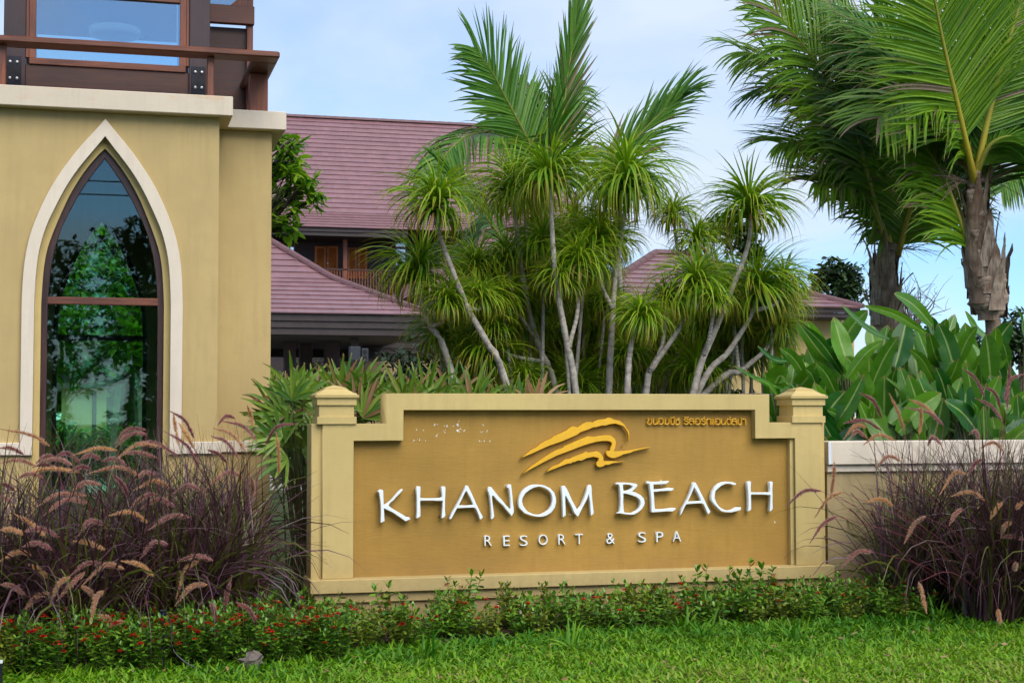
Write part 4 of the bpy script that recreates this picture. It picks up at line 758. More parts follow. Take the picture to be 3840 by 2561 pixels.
for i, (x, y) in enumerate(low):
    Y = g.uniform(14.9, 17.2); p = P(x*1.6334, y*1.6334, Y); f = np.array([p[0]+g.normal(0, .12), Y+g.normal(0, .1), -.02]); t = thing('dracaena', (f[0], f[1], 0), 'low bushy dracaena offshoot inside the clump, %s from the left by its crown' % nth(i), 'dracaena', 'low dracaena offshoots')
    c = smoothpath([f, (f+p)/2+g.normal(0, .05, 3), p], 12); Rg, col = stemgeo(c, .026, .017, 7); loft('trunk', Rg, M['bark'], t, True, True, col.reshape(-1, 3))
    o = link('crown', ROS[(i*5+1) % len(ROS)], t, p-ORG[t.name]); s = g.uniform(.62, .98); o.scale = (s, s, s*g.uniform(.9, 1.15)); o.rotation_euler = (g.normal(0, .15), g.normal(0, .15), g.uniform(0, 6.28))

# ------------------------------------------------------------------ coconut palms
def frond_geo(c, nrm, Lmax, n=145, s0=.10, lift=.25, drp=.9, fwd=.75, seed=0, wd=.022, cut=1., right=1., left=1., prof=.55):
    """c: rib path; nrm: direction the upper face looks to"""
    g = np.random.default_rng(seed); k = len(c); d = np.concatenate([[0], np.cumsum(np.linalg.norm(np.diff(c, axis=0), axis=1))]); T = np.gradient(c, axis=0); T /= np.linalg.norm(T, axis=1, keepdims=True)
    nrm = np.asarray(nrm, float); b = Bag()
    for side, on in ((1, right), (-1, left)):
        if on <= 0: continue
        s = np.linspace(s0, cut, n)+g.normal(0, .003, n); p = np.stack([np.interp(s*d[-1], d, c[:, m]) for m in range(3)], -1); t = np.stack([np.interp(s*d[-1], d, T[:, m]) for m in range(3)], -1)
        sd_ = np.cross(t, nrm); sd_ /= np.linalg.norm(sd_, axis=1, keepdims=True)+1e-9; nn = np.cross(sd_, t)
        a = fwd+s**2*.45+g.normal(0, .035, n); dr = side*sd_*np.cos(a)[:, None]+t*np.sin(a)[:, None]+nn*(lift+g.normal(0, .05, n))[:, None]; dr /= np.linalg.norm(dr, axis=1, keepdims=True)
        Ln = Lmax*on*np.clip(np.sin(np.pi*np.clip(.12+s*.80, 0, 1))**prof, .1, 1)*g.uniform(.85, 1.1, n); K = 7; tt = np.linspace(0, 1, K); dp = np.abs(drp*g.normal(1, .45, n))
        dd = dr[:, None]*np.ones((1, K-1, 1)); dd[..., 2] -= (dp[:, None]*((tt[1:]+tt[:-1])/2)[None]**1.6*1.6); dd /= np.linalg.norm(dd, axis=2, keepdims=True)
        Cc = np.concatenate([np.zeros((n, 1, 3)), np.cumsum(dd*(Ln/(K-1))[:, None, None], 1)], 1)+p[:, None]
        S = np.cross(Cc[:, -1]-Cc[:, 0], nn)+g.normal(0, .07, (n, 3)); S /= np.linalg.norm(S, axis=1, keepdims=True)+1e-9
        S = S[:, None].repeat(K, 1); W_ = wd*np.array([.55, 1, 1, .9, .72, .45, .06])[None]*g.uniform(.8, 1.15, (n, 1))
        V, F_, C = ribbons(Cc, S, W_, .35, rnd=g.random(n)); b.put(V, F_, C)
    return b
def frond(par, pts, Lmax, nrm, seed=0, mat='coco', r0=.030, r1=.006, yel=.5, **kw):
    c = smoothpath(pts, 40); o = thing_part = None
    rr_ = np.linspace(r0, r1, 40); Rg = tube_rings(c, rr_, 7); col = np.zeros((40, 7, 3)); col[..., 0] = np.clip(yel*(1.25-np.linspace(0, 1, 40))[:, None], 0, 1)
    o = loft('frond', Rg, M['rachis'], par, True, True, col.reshape(-1, 3)); ORG[o.name] = ORG[par.name]
    frond_geo(c, nrm, Lmax, seed=seed, **kw).add('leaflets', M[mat], o); return o
pp = lambda pts, Y, dy=0.: [P(x*1.6334, y*1.6334, Y+dy*i/(len(pts)-1)) for i, (x, y) in enumerate(pts)]
def palm_trunk(t, pts, Y, r0, r1):
    q = pp(pts, Y); f = q[0].copy(); f[2] = -.05; f[0] += .05; c = smoothpath([f]+q, 30); k = 30; tt = np.linspace(0, 1, k); r = r0+(r1-r0)*tt+.05*np.exp(-tt*9); Rg = tube_rings(c, r, 14, .025, np.random.default_rng(5)); col = np.zeros((k, 14, 3)); col[..., 1] = tt[:, None]
    loft('trunk', Rg, M['trunk'], t, True, True, col.reshape(-1, 3)); return c
VIEW = np.array([-math.sin(YAW), -math.cos(YAW), 0.])       # towards the camera
def husks(t, c, n, prof, seed, ln=(.25, .6)):
    """old leaf bases and torn fibre sheaths wrapped round the crown shaft"""
    g = np.random.default_rng(seed); pz = np.array([P(0, y*1.6334, c[-1][1])[2]*0+P(x*1.6334, y*1.6334, c[-1][1])[2] for x, y, r in prof]); pr_ = np.array([r for x, y, r in prof]); o_ = np.argsort(pz); pz, pr_ = pz[o_], pr_[o_]; shaft_r = lambda z: float(np.interp(z, pz, pr_)); zlo, zhi = pz[0]+.05, pz[-1]-.15
    zs = np.linspace(pz[0], pz[-1], 40); cc = np.stack([np.interp(zs, c[:, 2], c[:, m]) for m in range(3)], -1); cc[:, 2] = zs; rr_ = np.interp(zs, pz, pr_)*(1+.05*np.sin(zs*23)+g.normal(0, .02, 40)); Rg = tube_rings(cc, rr_, 20, .05, g); col = np.zeros((40, 20, 3)); col[..., 1] = np.linspace(0, 1, 40)[:, None]; loft('fibre_sheath', Rg, M['fibre'], t, True, True, col.reshape(-1, 3))
    for i in range(n):
        f = i/n; z = zlo+(zhi-zlo)*f; p = np.array([np.interp(z, c[:, 2], c[:, m]) for m in range(3)]); a = i*2.4+g.normal(0, .3)+3.9; Lh = g.uniform(*ln); K, W_ = 9, 5; tt = np.linspace(0, 1, K); ww = g.uniform(.07, .13)
        out = np.array([math.cos(a), math.sin(a), 0]); sd_ = np.array([-math.sin(a), math.cos(a), 0]); b = Bag()
        rad = shaft_r(z)*1.06+.02*tt+(g.uniform(.08, .2) if g.random() < .3 else max(0, g.normal(.01, .03)))*tt**2.4; V = []
        for j in range(K):
            wj = ww*(1.25*(1-tt[j])**.75+.06); zc = z-.10+Lh*tt[j]
            for m in np.linspace(-1, 1, W_):
                an = m*wj/max(.05, rad[j]); V.append(p*np.array([1, 1, 0])+np.array([0, 0, zc])+(out*math.cos(an)+sd_*math.sin(an))*rad[j]*(1+.03*g.normal()*tt[j])+g.normal(0, .003, 3))
        F_ = np.array([[j*W_+m, j*W_+m+1, (j+1)*W_+m+1, (j+1)*W_+m] for j in range(K-1) for m in range(W_-1)]); C = np.zeros((K*W_, 3)); C[:, 0] = np.clip(g.uniform(.1, .95)+np.repeat(g.normal(0, .12, K), W_), 0, 1)
        b.put(np.array(V), F_, C); b.add('dry_sheath', M['husk'], t, True)
def strands(t, c, seed, n=170):
    """loose brown fibres fraying from the sheaths"""
    g = np.random.default_rng(seed); b = Bag(); k = g.integers(12, 28, n); a = g.uniform(0, 6.28, n); V, F_, C = blades(c[k]+np.stack([np.cos(a), np.sin(a), np.zeros(n)], -1)*.15+g.normal(0, .03, (n, 3)), a, np.radians(g.uniform(-40, 60, n)), np.radians(g.uniform(10, 150, n)), g.uniform(.08, .30, n), np.full(n, .0022), 7, 1.2, 'grass', 0, g.random(n), g.normal(0, 1.2, n), g); b.put(V, F_, C); o = b.add('loose_fibres', M['husk'], t); o['kind'] = 'stuff'
def spadix(t, p, d, seed, ln=.6, n=14, mat='dryrachis'):
    g = np.random.default_rng(seed); b = Bag(); d = np.asarray(d, float); e = p+d*ln*.5; c = smoothpath([p, (p+e)/2+np.array([0, 0, .05]), e], 10); V, F_ = tube_vf(c, np.linspace(.014, .007, 10), 6); b.put(V, F_)
    for i in range(n):
        s = c[2+int(7*i/n)]; dd = d+g.normal(0, .45, 3); dd /= np.linalg.norm(dd); q = s+dd*ln*g.uniform(.5, .9); q[2] -= .08*g.random(); cc = smoothpath([s, (s+q)/2+np.array([0, 0, .04])+g.normal(0, .02, 3), q], 8); V, F_ = tube_vf(cc, np.linspace(.005, .002, 8), 4); b.put(V, F_)
    b.add('old_flower_stalk', M[mat], t)
# central palm
cp = thing('coconut_palm', (*P(1235*1.6334, 900*1.6334, 19)[:2], 0), 'coconut palm in the centre rising behind the dracaena clump with upright fronds', 'palm tree')
YC = 19.; cc = palm_trunk(cp, [(1238, 900), (1240, 600), (1240, 400)], YC, .16, .12)
fr_c = [([(1238,400),(1215,330),(1160,225),(1122,155),(1085,108)], .95, (.15,-.9,.45), dict(lift=.05, drp=.25, fwd=.62, n=59, cut=.97), -.6),
 ([(1262,400),(1290,275),(1302,180),(1318,80),(1330,-60)], .75, (.15,-1,.1), dict(lift=.1, drp=.05, fwd=1.16, n=59, wd=.021, prof=.3), .2),
 ([(1272,440),(1266,360),(1261,300),(1258,262)], 1.05, (.0,-1,.25), dict(lift=.05, drp=.28, fwd=.62, n=41, s0=.05, cut=.98, prof=.3, wd=.021), -1.2),
 ([(1300,480),(1440,340),(1505,272),(1555,225),(1570,215)], .85, (-.5,-.8,.5), dict(lift=.08, drp=.32, fwd=1.0, n=45, s0=.3, wd=.021, prof=.3), -.4),
 ([(1200,620),(1130,520),(1068,440),(1012,386)], .80, (.3,-.8,.5), dict(lift=.06, drp=.3, fwd=.85, n=43, s0=.15, prof=.3, wd=.021), -1.6),
 ([(1225,420),(1160,320),(1080,310),(1020,360),(990,420)], .85, (-.1,-.5,1), dict(lift=.05, drp=1.1, fwd=.55, n=59), -.8),
 ([(1240,400),(1235,300),(1222,230),(1200,190)], .50, (.2,-.9,.3), dict(lift=.1, drp=.4, fwd=.9, n=39), .6),
 ([(1245,400),(1260,300),(1285,240),(1330,205)], .7, (0,-.8,.6), dict(lift=.1, drp=.7, fwd=.7, n=45), .5),
 ([(1250,420),(1340,360),(1400,350),(1450,380)], .75, (0,-.5,1), dict(lift=.1, drp=.9, fwd=.6, n=49), .8),
 ([(1240,440),(1160,460),(1100,520),(1060,600)], .8, (0,-.6,1), dict(lift=.1, drp=.8, fwd=.6, n=49), .8)]
for i, (pts, Lm, nr, kw, dy) in enumerate(fr_c): frond(cp, pp(pts, YC, dy), Lm, nr, 50+i, 'coco', .026, .006, .3, **kw)
# right front palm
pa = thing('coconut_palm', (*P(2282*1.6334, 790*1.6334, 17)[:2], 0), 'rightmost coconut palm with a fibrous trunk top and a broad frond filling the corner', 'palm tree')
YA = 17.; ca = palm_trunk(pa, [(2283, 800), (2272, 700), (2248, 560), (2238, 440), (2236, 395)], YA, .095, .085)
fr_a = [([(2238,410),(2250,250),(2290,60),(2330,-120)], 1.47, (.2,-.9,.3), dict(lift=.08, drp=.42, fwd=.5, n=79, s0=.2, prof=.35), .6, 'cocoy', .5),
 ([(2238,410),(2180,260),(2100,160),(2010,110),(1930,130)], 1.41, (.1,-.6,.8), dict(lift=.08, drp=.6, fwd=.5, n=72), 1.6, 'coco', .5),
 ([(2238,410),(2200,300),(2150,240),(2080,230),(2020,270)], 1.28, (.1,-.6,.8), dict(lift=.08, drp=.5, fwd=.5, n=64), -.4, 'cocoy', .6),
 ([(2240,430),(2222,350),(2196,235),(2166,105),(2140,-30),(2120,-150)], 1.60, (.12,-.95,.15), dict(lift=.10, drp=.16, fwd=.45, n=123, s0=.22, wd=.022, prof=.3), -1.2, 'cocoy', .95),
 ([(2240,420),(2262,300),(2300,150),(2345,0),(2390,-140)], 1.47, (-.1,-.95,.2), dict(lift=.1, drp=.3, fwd=.55, n=104, s0=.2, wd=.022, prof=.3), -.4, 'cocoy', .8),
 ([(2262,470),(2275,380),(2310,250),(2370,130)], 1.28, (-.3,-.9,.2), dict(lift=.1, drp=.55, fwd=.6, n=90, wd=.021), .5, 'coco', .7),
 ([(2250,610),(2222,555),(2196,480),(2162,400),(2112,320),(2050,262)], 1.22, (.2,-.7,.6), dict(lift=.05, drp=.62, fwd=.5, n=90, wd=.020), .3, 'cocoy', .8),
 ([(2235,420),(2160,250),(2060,120),(1960,40)], 1.41, (.3,-.6,.7), dict(lift=.1, drp=.5, fwd=.55, n=104, wd=.021), 1.2, 'coco', .5),
 ([(2240,410),(2300,240),(2420,160),(2520,180)], 1.41, (0,-.5,1), dict(lift=.1, drp=.55, fwd=.6, n=90), .8, 'coco', .5),
 ([(2240,400),(2280,330),(2340,320),(2420,380)], 1.28, (0,-.6,1), dict(lift=.1, drp=.62, fwd=.55, n=78), -.6, 'coco', .5)]
for i, (pts, Lm, nr, kw, dy, mt, ye) in enumerate(fr_a): frond(pa, pp(pts, YA, dy), Lm, nr, 80+i, mt, .052, .008, ye, **kw)
husks(pa, ca, 34, [(2272,728,.14),(2268,700,.235),(2262,640,.235),(2258,600,.20),(2252,560,.165),(2246,520,.14),(2240,470,.125),(2238,435,.10)], 3, (.35, .75))
strands(pa, ca, 8)
for sd_, d in ((1, (-.9, -.1, .15)), (2, (.5, -.3, .2)), (3, (-.6, .2, .5))): spadix(pa, ca[24 if sd_ < 3 else 27], d, sd_, .75, 16)
# right rear palm
pb = thing('coconut_palm', (*P(2035*1.6334, 780*1.6334, 19)[:2], 0), 'coconut palm left of the rightmost one, fronds sweeping up to the top edge', 'palm tree')
YBp = 19.; cb_ = palm_trunk(pb, [(2036, 790), (2032, 700), (2034, 620), (2044, 560)], YBp, .115, .10)
fr_b = [([(2044,590),(1985,400),(1900,250),(1800,150),(1710,120)], 1.47, (.1,-.7,.8), dict(lift=.05, drp=.55, fwd=.5, n=79, s0=.2), .2, 'cocoy', .5),
 ([(2044,590),(2010,400),(1960,200),(1900,60),(1840,-40)], 1.54, (.2,-.8,.5), dict(lift=.05, drp=.55, fwd=.5, n=79, s0=.2), 1., 'cocoy', .5),
 ([(2040,600),(2020,520),(1972,330),(1935,240),(1896,176),(1830,88),(1775,20)], 1.60, (.25,-.85,.4), dict(lift=.08, drp=.42, fwd=.5, n=123, s0=.2, wd=.021, prof=.35), -.5, 'cocoy', .6),
 ([(2048,600),(2080,420),(2025,152),(1960,80),(1890,0),(1850,-60)], 1.66, (.2,-.85,.45), dict(lift=.08, drp=.3, fwd=.5, n=123, s0=.2, wd=.022, prof=.35), .4, 'coco', .6),
 ([(2044,600),(2036,440),(2034,300),(2040,180),(2060,60)], 1.34, (0,-.95,.2), dict(lift=.1, drp=.55, fwd=.5, n=110, s0=.25), 0., 'coco', .9),
 ([(2060,590),(2090,480),(2120,400),(2170,340)], 1.15, (-.1,-.8,.5), dict(lift=.1, drp=.62, fwd=.5, n=78), -.5, 'cocoy', .9),
 ([(2040,600),(2000,480),(1940,420),(1870,420)], 1.22, (.1,-.6,.9), dict(lift=.05, drp=.5, fwd=.5, n=83), -.6, 'cocoy', .7),
 ([(2044,590),(2000,380),(1920,260),(1800,200),(1740,210)], 1.28, (.1,-.6,.9), dict(lift=.05, drp=.55, fwd=.55, n=104), .7, 'coco', .4),
 ([(2044,590),(2080,400),(2130,280),(2200,200)], 1.28, (-.1,-.8,.5), dict(lift=.1, drp=.55, fwd=.55, n=90), .9, 'coco', .4),
 ([(2044,590),(1990,420),(1890,330),(1790,330)], 1.22, (.1,-.6,.9), dict(lift=.05, drp=.62, fwd=.5, n=90), -.2, 'cocoy', .5)]
for i, (pts, Lm, nr, kw, dy, mt, ye) in enumerate(fr_b): frond(pb, pp(pts, YBp, dy), Lm, nr, 110+i, mt, .050, .008, ye, **kw)
husks(pb, cb_, 32, [(2033,760,.14),(2032,735,.20),(2032,690,.20),(2033,650,.165),(2036,615,.13),(2042,590,.11)], 4, (.35, .75))
strands(pb, cb_, 9)
for sd_, d in ((4, (.85, -.2, .15)), (5, (-.7, -.3, .3)), (6, (.7, -.1, .6))): spadix(pb, cb_[26], d, sd_, .8, 16)
ct = P(2000*1.6334, 548*1.6334, 18.7); an = np.linspace(0, np.pi, 9); loft('coconut', np.array([[(ct[0]+math.sin(t_)*.075*math.cos(p_), ct[1]+math.sin(t_)*.075*math.sin(p_), ct[2]-math.cos(t_)*.085) for p_ in np.arange(12)/12*2*np.pi] for t_ in an]), M['coconut'], pb)
pc = thing('coconut_palm', (*P(2480*1.6334, 800*1.6334, 24)[:2], 0), 'distant coconut palm whose fronds show at the far right edge', 'palm tree')
palm_trunk(pc, [(2480, 800), (2475, 420)], 24., .15, .12)
for i, pts in enumerate([[(2475,420),(2420,300),(2350,260),(2290,300)], [(2475,420),(2430,360),(2360,360),(2300,440)], [(2475,420),(2440,250),(2380,160),(2310,150)], [(2475,420),(2520,300),(2600,260),(2680,300)]]): frond(pc, pp(pts, 24., -.5), .95, (0, -.6, .9), 140+i, 'coco', .03, .006, .3, lift=.1, drp=.55, fwd=.6, n=64)

# ------------------------------------------------------------------ broad leaved plants behind the garden wall
def bigleaf(base, tip, wd, sag, seed, roll):
    g = np.random.default_rng(seed); mid = (base+tip)/2+np.array([0, 0, sag]); c = smoothpath([base, mid, tip], 15); T = np.gradient(c, axis=0); T /= np.linalg.norm(T, axis=1, keepdims=True)
    S = np.cross(T, VIEW*math.cos(roll)+np.array([0, 0, 1])*math.sin(roll)); S /= np.linalg.norm(S, axis=1, keepdims=True)+1e-9; nn = np.cross(S, T); t = np.linspace(0, 1, 15)
    w_ = wd*np.sin(np.pi*np.clip(t*.93+.055, 0, 1))**.62*(1-.15*t); w_[-1] = .002; W7 = 7; u = np.linspace(-1, 1, W7); ph = g.uniform(0, 6)
    V = c[:, None]+S[:, None]*(u[None, :, None]*w_[:, None, None])+nn[:, None]*((np.abs(u)[None]*.22-.08*u[None]**2)*w_[:, None]+.055*w_[:, None]*np.sin(t[:, None]*13+ph+u[None])*np.abs(u)[None])[..., None]
    F_ = np.array([[j*W7+m, j*W7+m+1, (j+1)*W7+m+1, (j+1)*W7+m] for j in range(14) for m in range(W7-1)]); C = np.zeros((15, W7, 3)); C[..., 0] = g.random(); C[..., 1] = t[:, None]; C[..., 2] = np.abs(u)[None]
    return V.reshape(-1, 3), F_, C.reshape(-1, 3)
HL = [((830,990),(495,605),95,13.6),((800,960),(535,640),55,13.45),((760,830),(965,545),105,14.0),((1110,740),(785,505),55,13.7),((1350,700),(935,515),50,13.5),((1390,650),(1135,435),88,13.9),((480,1060),(90,910),62,13.2),((385,1120),(235,1000),42,13.0),((570,1000),(390,790),66,13.3),((440,880),(245,780),42,13.5),((830,990),(1070,745),78,13.1),((970,1090),(1165,715),92,13.4),((710,1330),(945,960),105,12.75),((770,1120),(625,890),74,13.2),((1400,1010),(1240,800),58,13.3),((1440,1190),(1080,985),76,12.9),((1500,1200),(1410,920),92,12.95),((1570,1330),(1485,1030),76,12.7),((1470,1020),(1560,860),90,13.1),((1540,920),(1680,650),80,13.3),((1530,790),(1545,618),48,13.5),((1745,720),(1600,550),58,13.6),((1770,1015),(1735,700),130,12.95),((1400,900),(1480,600),84,13.7),((1440,910),(1365,690),84,13.5),((1890,930),(1840,750),60,13.2),((1990,720),(1942,535),64,13.4),((1962,1310),(1940,1090),105,12.7),((1110,1100),(1150,930),56,13.0),((1300,1200),(1250,960),70,13.1),((900,1200),(930,1000),64,13.0),((640,1080),(560,930),60,13.1),((1200,900),(1110,700),70,13.8),((1660,1000),(1700,830),80,13.4),((1830,1150),(1900,960),80,13.0),((1680,1330),(1640,1130),80,12.65),((1280,1330),(1240,1230),60,12.6),((820,1330),(700,1200),60,12.8),((1850,1320),(1800,1150),75,12.7),((1000,1320),(1010,1130),74,12.75),((1130,1340),(1320,1120),80,12.7)]
clumps = [thing('broad_leaf_plant', (*P(2700+x/1.742, 1700, Y)[:2], 0), lab, 'plant', 'broad leaved plants behind the garden wall') for x, Y, lab in ((620, 13.4, 'glossy broad leaved plant fanning out over the right sign pillar'), (1020, 13.5, 'tall broad leaved plant below the rear palm trunk'), (1480, 13.5, 'broad leaved plant with perforated leaves between the two palm trunks'), (1850, 13.5, 'lighter green broad leaved plant at the right edge'))]
def leafpart(b, t_, wd, Y, seed, sag, roll, par):
    V, F_, C = bigleaf(b, t_, wd, sag, seed, roll); bg_ = Bag(); bg_.put(V, F_, C); o = bg_.add('leaf', M['heli'], par, True)
    f = b.copy(); f[2] = 0; f[0] = ORG[par.name][0]*.5+b[0]*.5; f[1] = ORG[par.name][1]; c = smoothpath([f, (f+b)/2+np.array([0, 0, .1]), b], 9); V, F_ = tube_vf(c, np.linspace(.016, .009, 9), 6); add('leaf_stalk', V, F_, M['stem'], o)
for i, (b, t_, wd, Y) in enumerate(HL):
    bb, tt = P(2700+b[0]/1.742, 850+b[1]/1.742, Y+.15), P(2700+t_[0]/1.742, 850+t_[1]/1.742, Y-.10); par = clumps[0 if b[0] < 830 else 1 if b[0] < 1230 else 2 if b[0] < 1700 else 3]
    leafpart(bb, tt, wd*.68/1.742/F0*Y*1.05, Y, 300+i, .05*(1 if i % 3 else -1), rng.uniform(-.5, .9), par)
g = np.random.default_rng(77)
for i in range(95):
    x = g.uniform(330, 1990); Y = g.uniform(13.3, 15.2); y = g.uniform(820, 1500); bb = P(2700+x/1.742, 850+y/1.742, Y); an = g.uniform(-.7, .7); Ln = g.uniform(.5, .8)
    tt = bb+np.array([math.sin(an)*Ln*.7, g.uniform(-.25, .2), math.cos(an)*Ln]); par = clumps[0 if x < 830 else 1 if x < 1230 else 2 if x < 1700 else 3]
    if pix(tt)[1] < 850+560/1.742 or (x < 700 and pix(tt)[1] < 850+780/1.742): tt[2] -= .45
    leafpart(bb, tt, g.uniform(.09, .14), Y, 400+i, g.uniform(-.05, .08), g.uniform(-.9, 1.2), par)

for i in range(60):      # lower leaves that close the clumps above the wall
    x = g.uniform(520, 1990); Y = g.uniform(12.6, 13.3); y = g.uniform(1250, 1560); bb = P(2700+x/1.742, 850+y/1.742, Y); an = g.normal(0, .55); Ln = g.uniform(.40, .62); tt = bb+np.array([math.sin(an)*Ln, g.uniform(-.18, .1), math.cos(an)*Ln]); par = clumps[0 if x < 830 else 1 if x < 1230 else 2 if x < 1700 else 3]
    leafpart(bb, tt, g.uniform(.08, .125), Y, 600+i, g.uniform(-.04, .06), g.uniform(-.6, .9), par)
# ------------------------------------------------------------------ lady palms beside and behind the sign
def fan(p, d, up, n, Ln, seed, mat='rhap', wd=.017, spread=2.2):
    g = np.random.default_rng(seed); d = np.asarray(d, float); d /= np.linalg.norm(d); s = np.cross(d, up); s /= np.linalg.norm(s); nn = np.cross(s, d)
    a = np.linspace(-spread/2, spread/2, n)+g.normal(0, .05, n); dr = d[None]*np.cos(a)[:, None]+s[None]*np.sin(a)[:, None]+nn[None]*g.normal(.05, .08, n)[:, None]; K = 6
    L_ = Ln*(1-.22*np.abs(a)/(spread/2))*g.uniform(.85, 1.1, n); tt = np.linspace(0, 1, K); dd = dr[:, None]*np.ones((1, K-1, 1)); dd[..., 2] -= (g.uniform(.1, .7, n)[:, None]*tt[None, 1:]**2); dd /= np.linalg.norm(dd, axis=2, keepdims=True)
    Cc = np.concatenate([np.zeros((n, 1, 3)), np.cumsum(dd*(L_/(K-1))[:, None, None], 1)], 1)+np.asarray(p)
    S = np.cross(dr, nn[None]); S /= np.linalg.norm(S, axis=1, keepdims=True); S = S[:, None].repeat(K, 1); W_ = wd*np.array([.25, .75, 1, .95, .7, .22])[None]*g.uniform(.75, 1.15, (n, 1))
    return ribbons(Cc, S, W_, .3, rnd=g.random(n))
def lady_palm(x, Y, label, fans, seed, grp=None):
    g = np.random.default_rng(seed); t = thing('lady_palm', (x, Y, 0), label, 'palm', grp)
    for j, (px, py, yy, ang, Ln) in enumerate(fans):
        p = P(px, py, yy); d = np.array([math.sin(ang), g.uniform(-.45, .15), math.cos(ang)]); V, F_, C = fan(p, d, VIEW*1.+np.array([0, 0, .6]), int(g.integers(7, 12)), Ln, seed*50+j); b = Bag(); b.put(V, F_, C); b.add('fan_leaf', M['rhap'] if g.random() > .10 else M['dead'], t, True)
        f = np.array([x+g.normal(0, .12), Y+g.normal(0, .1), 0]); c = smoothpath([f, (f+p)/2+np.array([0, 0, .12]), p], 9); V, F_ = tube_vf(c, np.linspace(.009, .005, 9), 5); add('stalk', V, F_, M['stem'], t)
    return t
g = np.random.default_rng(31)
def fl(x0, x1, y0, y1, Y0, Y1, n, up=.35, Ln=(.30, .45)): return [(g.uniform(x0, x1), g.uniform(y0, y1), g.uniform(Y0, Y1), g.normal(0, up), g.uniform(*Ln)) for _ in range(n)]
lady_palm(1.72, 13.0, 'lady palm in the gap between tower and sign, some leaves dried brown', fl(1010, 1190, 1480, 1800, 12.4, 13.4, 26, .9, (.28, .42))+[(1070,1560,12.5,-.9,.42),(1060,1640,12.4,-1.3,.40),(1080,1720,12.4,-1.6,.38),(1100,1500,12.6,-.3,.42)], 1)
lady_palm(1.95, 13.4, 'lady palm with long narrow leaves standing behind the left pillar cap', fl(1080, 1300, 1490, 1620, 12.6, 13.8, 20, .5, (.30, .42))+[(1130,1600,13,-.4,.50),(1170,1610,13,-.15,.5),(1215,1620,13,.1,.48)], 2)
lady_palm(2.6, 13.3, 'lady palm rising above the left step of the sign', fl(1280, 1560, 1490, 1600, 12.7, 13.9, 22, .45, (.32, .46)), 3)
lady_palm(3.2, 13.3, 'lady palm tips showing over the top edge left of centre', fl(1500, 1780, 1495, 1590, 12.7, 13.9, 20, .45, (.32, .46)), 4)
lady_palm(3.8, 13.4, 'lady palm tips showing over the top edge below the dracaena trunks', fl(1740, 2030, 1510, 1600, 12.8, 13.9, 14, .5, (.3, .45)), 5)
lady_palm(2.2, 14.6, 'shadowed lady palm deeper in the gap beside the tower', fl(1010, 1250, 1540, 1800, 14.2, 15.2, 24, .8, (.35, .5)), 6)

# ------------------------------------------------------------------ leafy trees
def leaf_cluster_geo(g, P0, n_per, Ll, wr=.36, palm=True):
    """whorls of leaves at the twig ends P0"""
    m = len(P0); N_ = m*n_per; ax = g.normal(0, 1, (m, 3)); ax[:, 2] += .6; ax /= np.linalg.norm(ax, axis=1, keepdims=True)
    base = np.repeat(P0, n_per, 0); az = g.uniform(0, 2*np.pi, N_); el = np.radians(g.normal(12, 28, N_)); Ln = Ll*g.uniform(.65, 1.15, N_)
    return blades(base+g.normal(0, Ll*.12, (N_, 3)), az, el, np.radians(g.uniform(20, 90, N_)), Ln, Ln*wr*.5, 5, 1.1, 'leaf', .2, g.random(N_), 0., g)
def leafy_tree(name, foot, fork, blobs, label, mat, Ll, n_per=6, r0=.16, bark_='brownbark', seed=0, cat='tree', grp=None, twig=.012, wr=.36):
    g = np.random.default_rng(seed); t = thing(name, (foot[0], foot[1], 0), label, cat, grp); foot = np.asarray(foot, float); fork = np.asarray(fork, float)
    c = smoothpath([foot, (foot+fork)/2+g.normal(0, .06, 3)*r0*4, fork], 14); k = 14; Rg = tube_rings(c, r0*(1-.35*np.linspace(0, 1, k))+r0*.5*np.exp(-np.linspace(0, 1, k)*10), 10, .05, g); col = np.zeros((k, 10, 3)); col[..., 1] = np.linspace(0, 1, k)[:, None]; loft('trunk', Rg, M[bark_], t, True, True, col.reshape(-1, 3))
    br = Bag(); lv = Bag()
    for (ctr, rad, n) in blobs:
        ctr = np.asarray(ctr, float); m = (fork+ctr)/2+g.normal(0, .12, 3)*np.linalg.norm(ctr-fork)*.4; cb2 = smoothpath([fork, m, ctr], 10); V, F_ = tube_vf(cb2, np.linspace(r0*.42, twig*1.6, 10), 6); br.put(V, F_)
        d = g.normal(0, 1, (n, 3)); d /= np.linalg.norm(d, axis=1, keepdims=True); pts = ctr+d*rad*(g.random((n, 1))**.45)*np.array([1, 1, .85])
        for q in pts[::max(1, n//14)]:
            cq = smoothpath([cb2[int(g.integers(4, 10))], (ctr+q)/2+g.normal(0, rad*.12, 3), q], 6); V, F_ = tube_vf(cq, np.linspace(twig, twig*.35, 6), 4); br.put(V, F_)
        V, F_, C = leaf_cluster_geo(g, pts, n_per, Ll, wr); lv.put(V, F_, C)
    br.add('branches', M[bark_], t, True); lv.add('crown', M[mat], t, True); return t
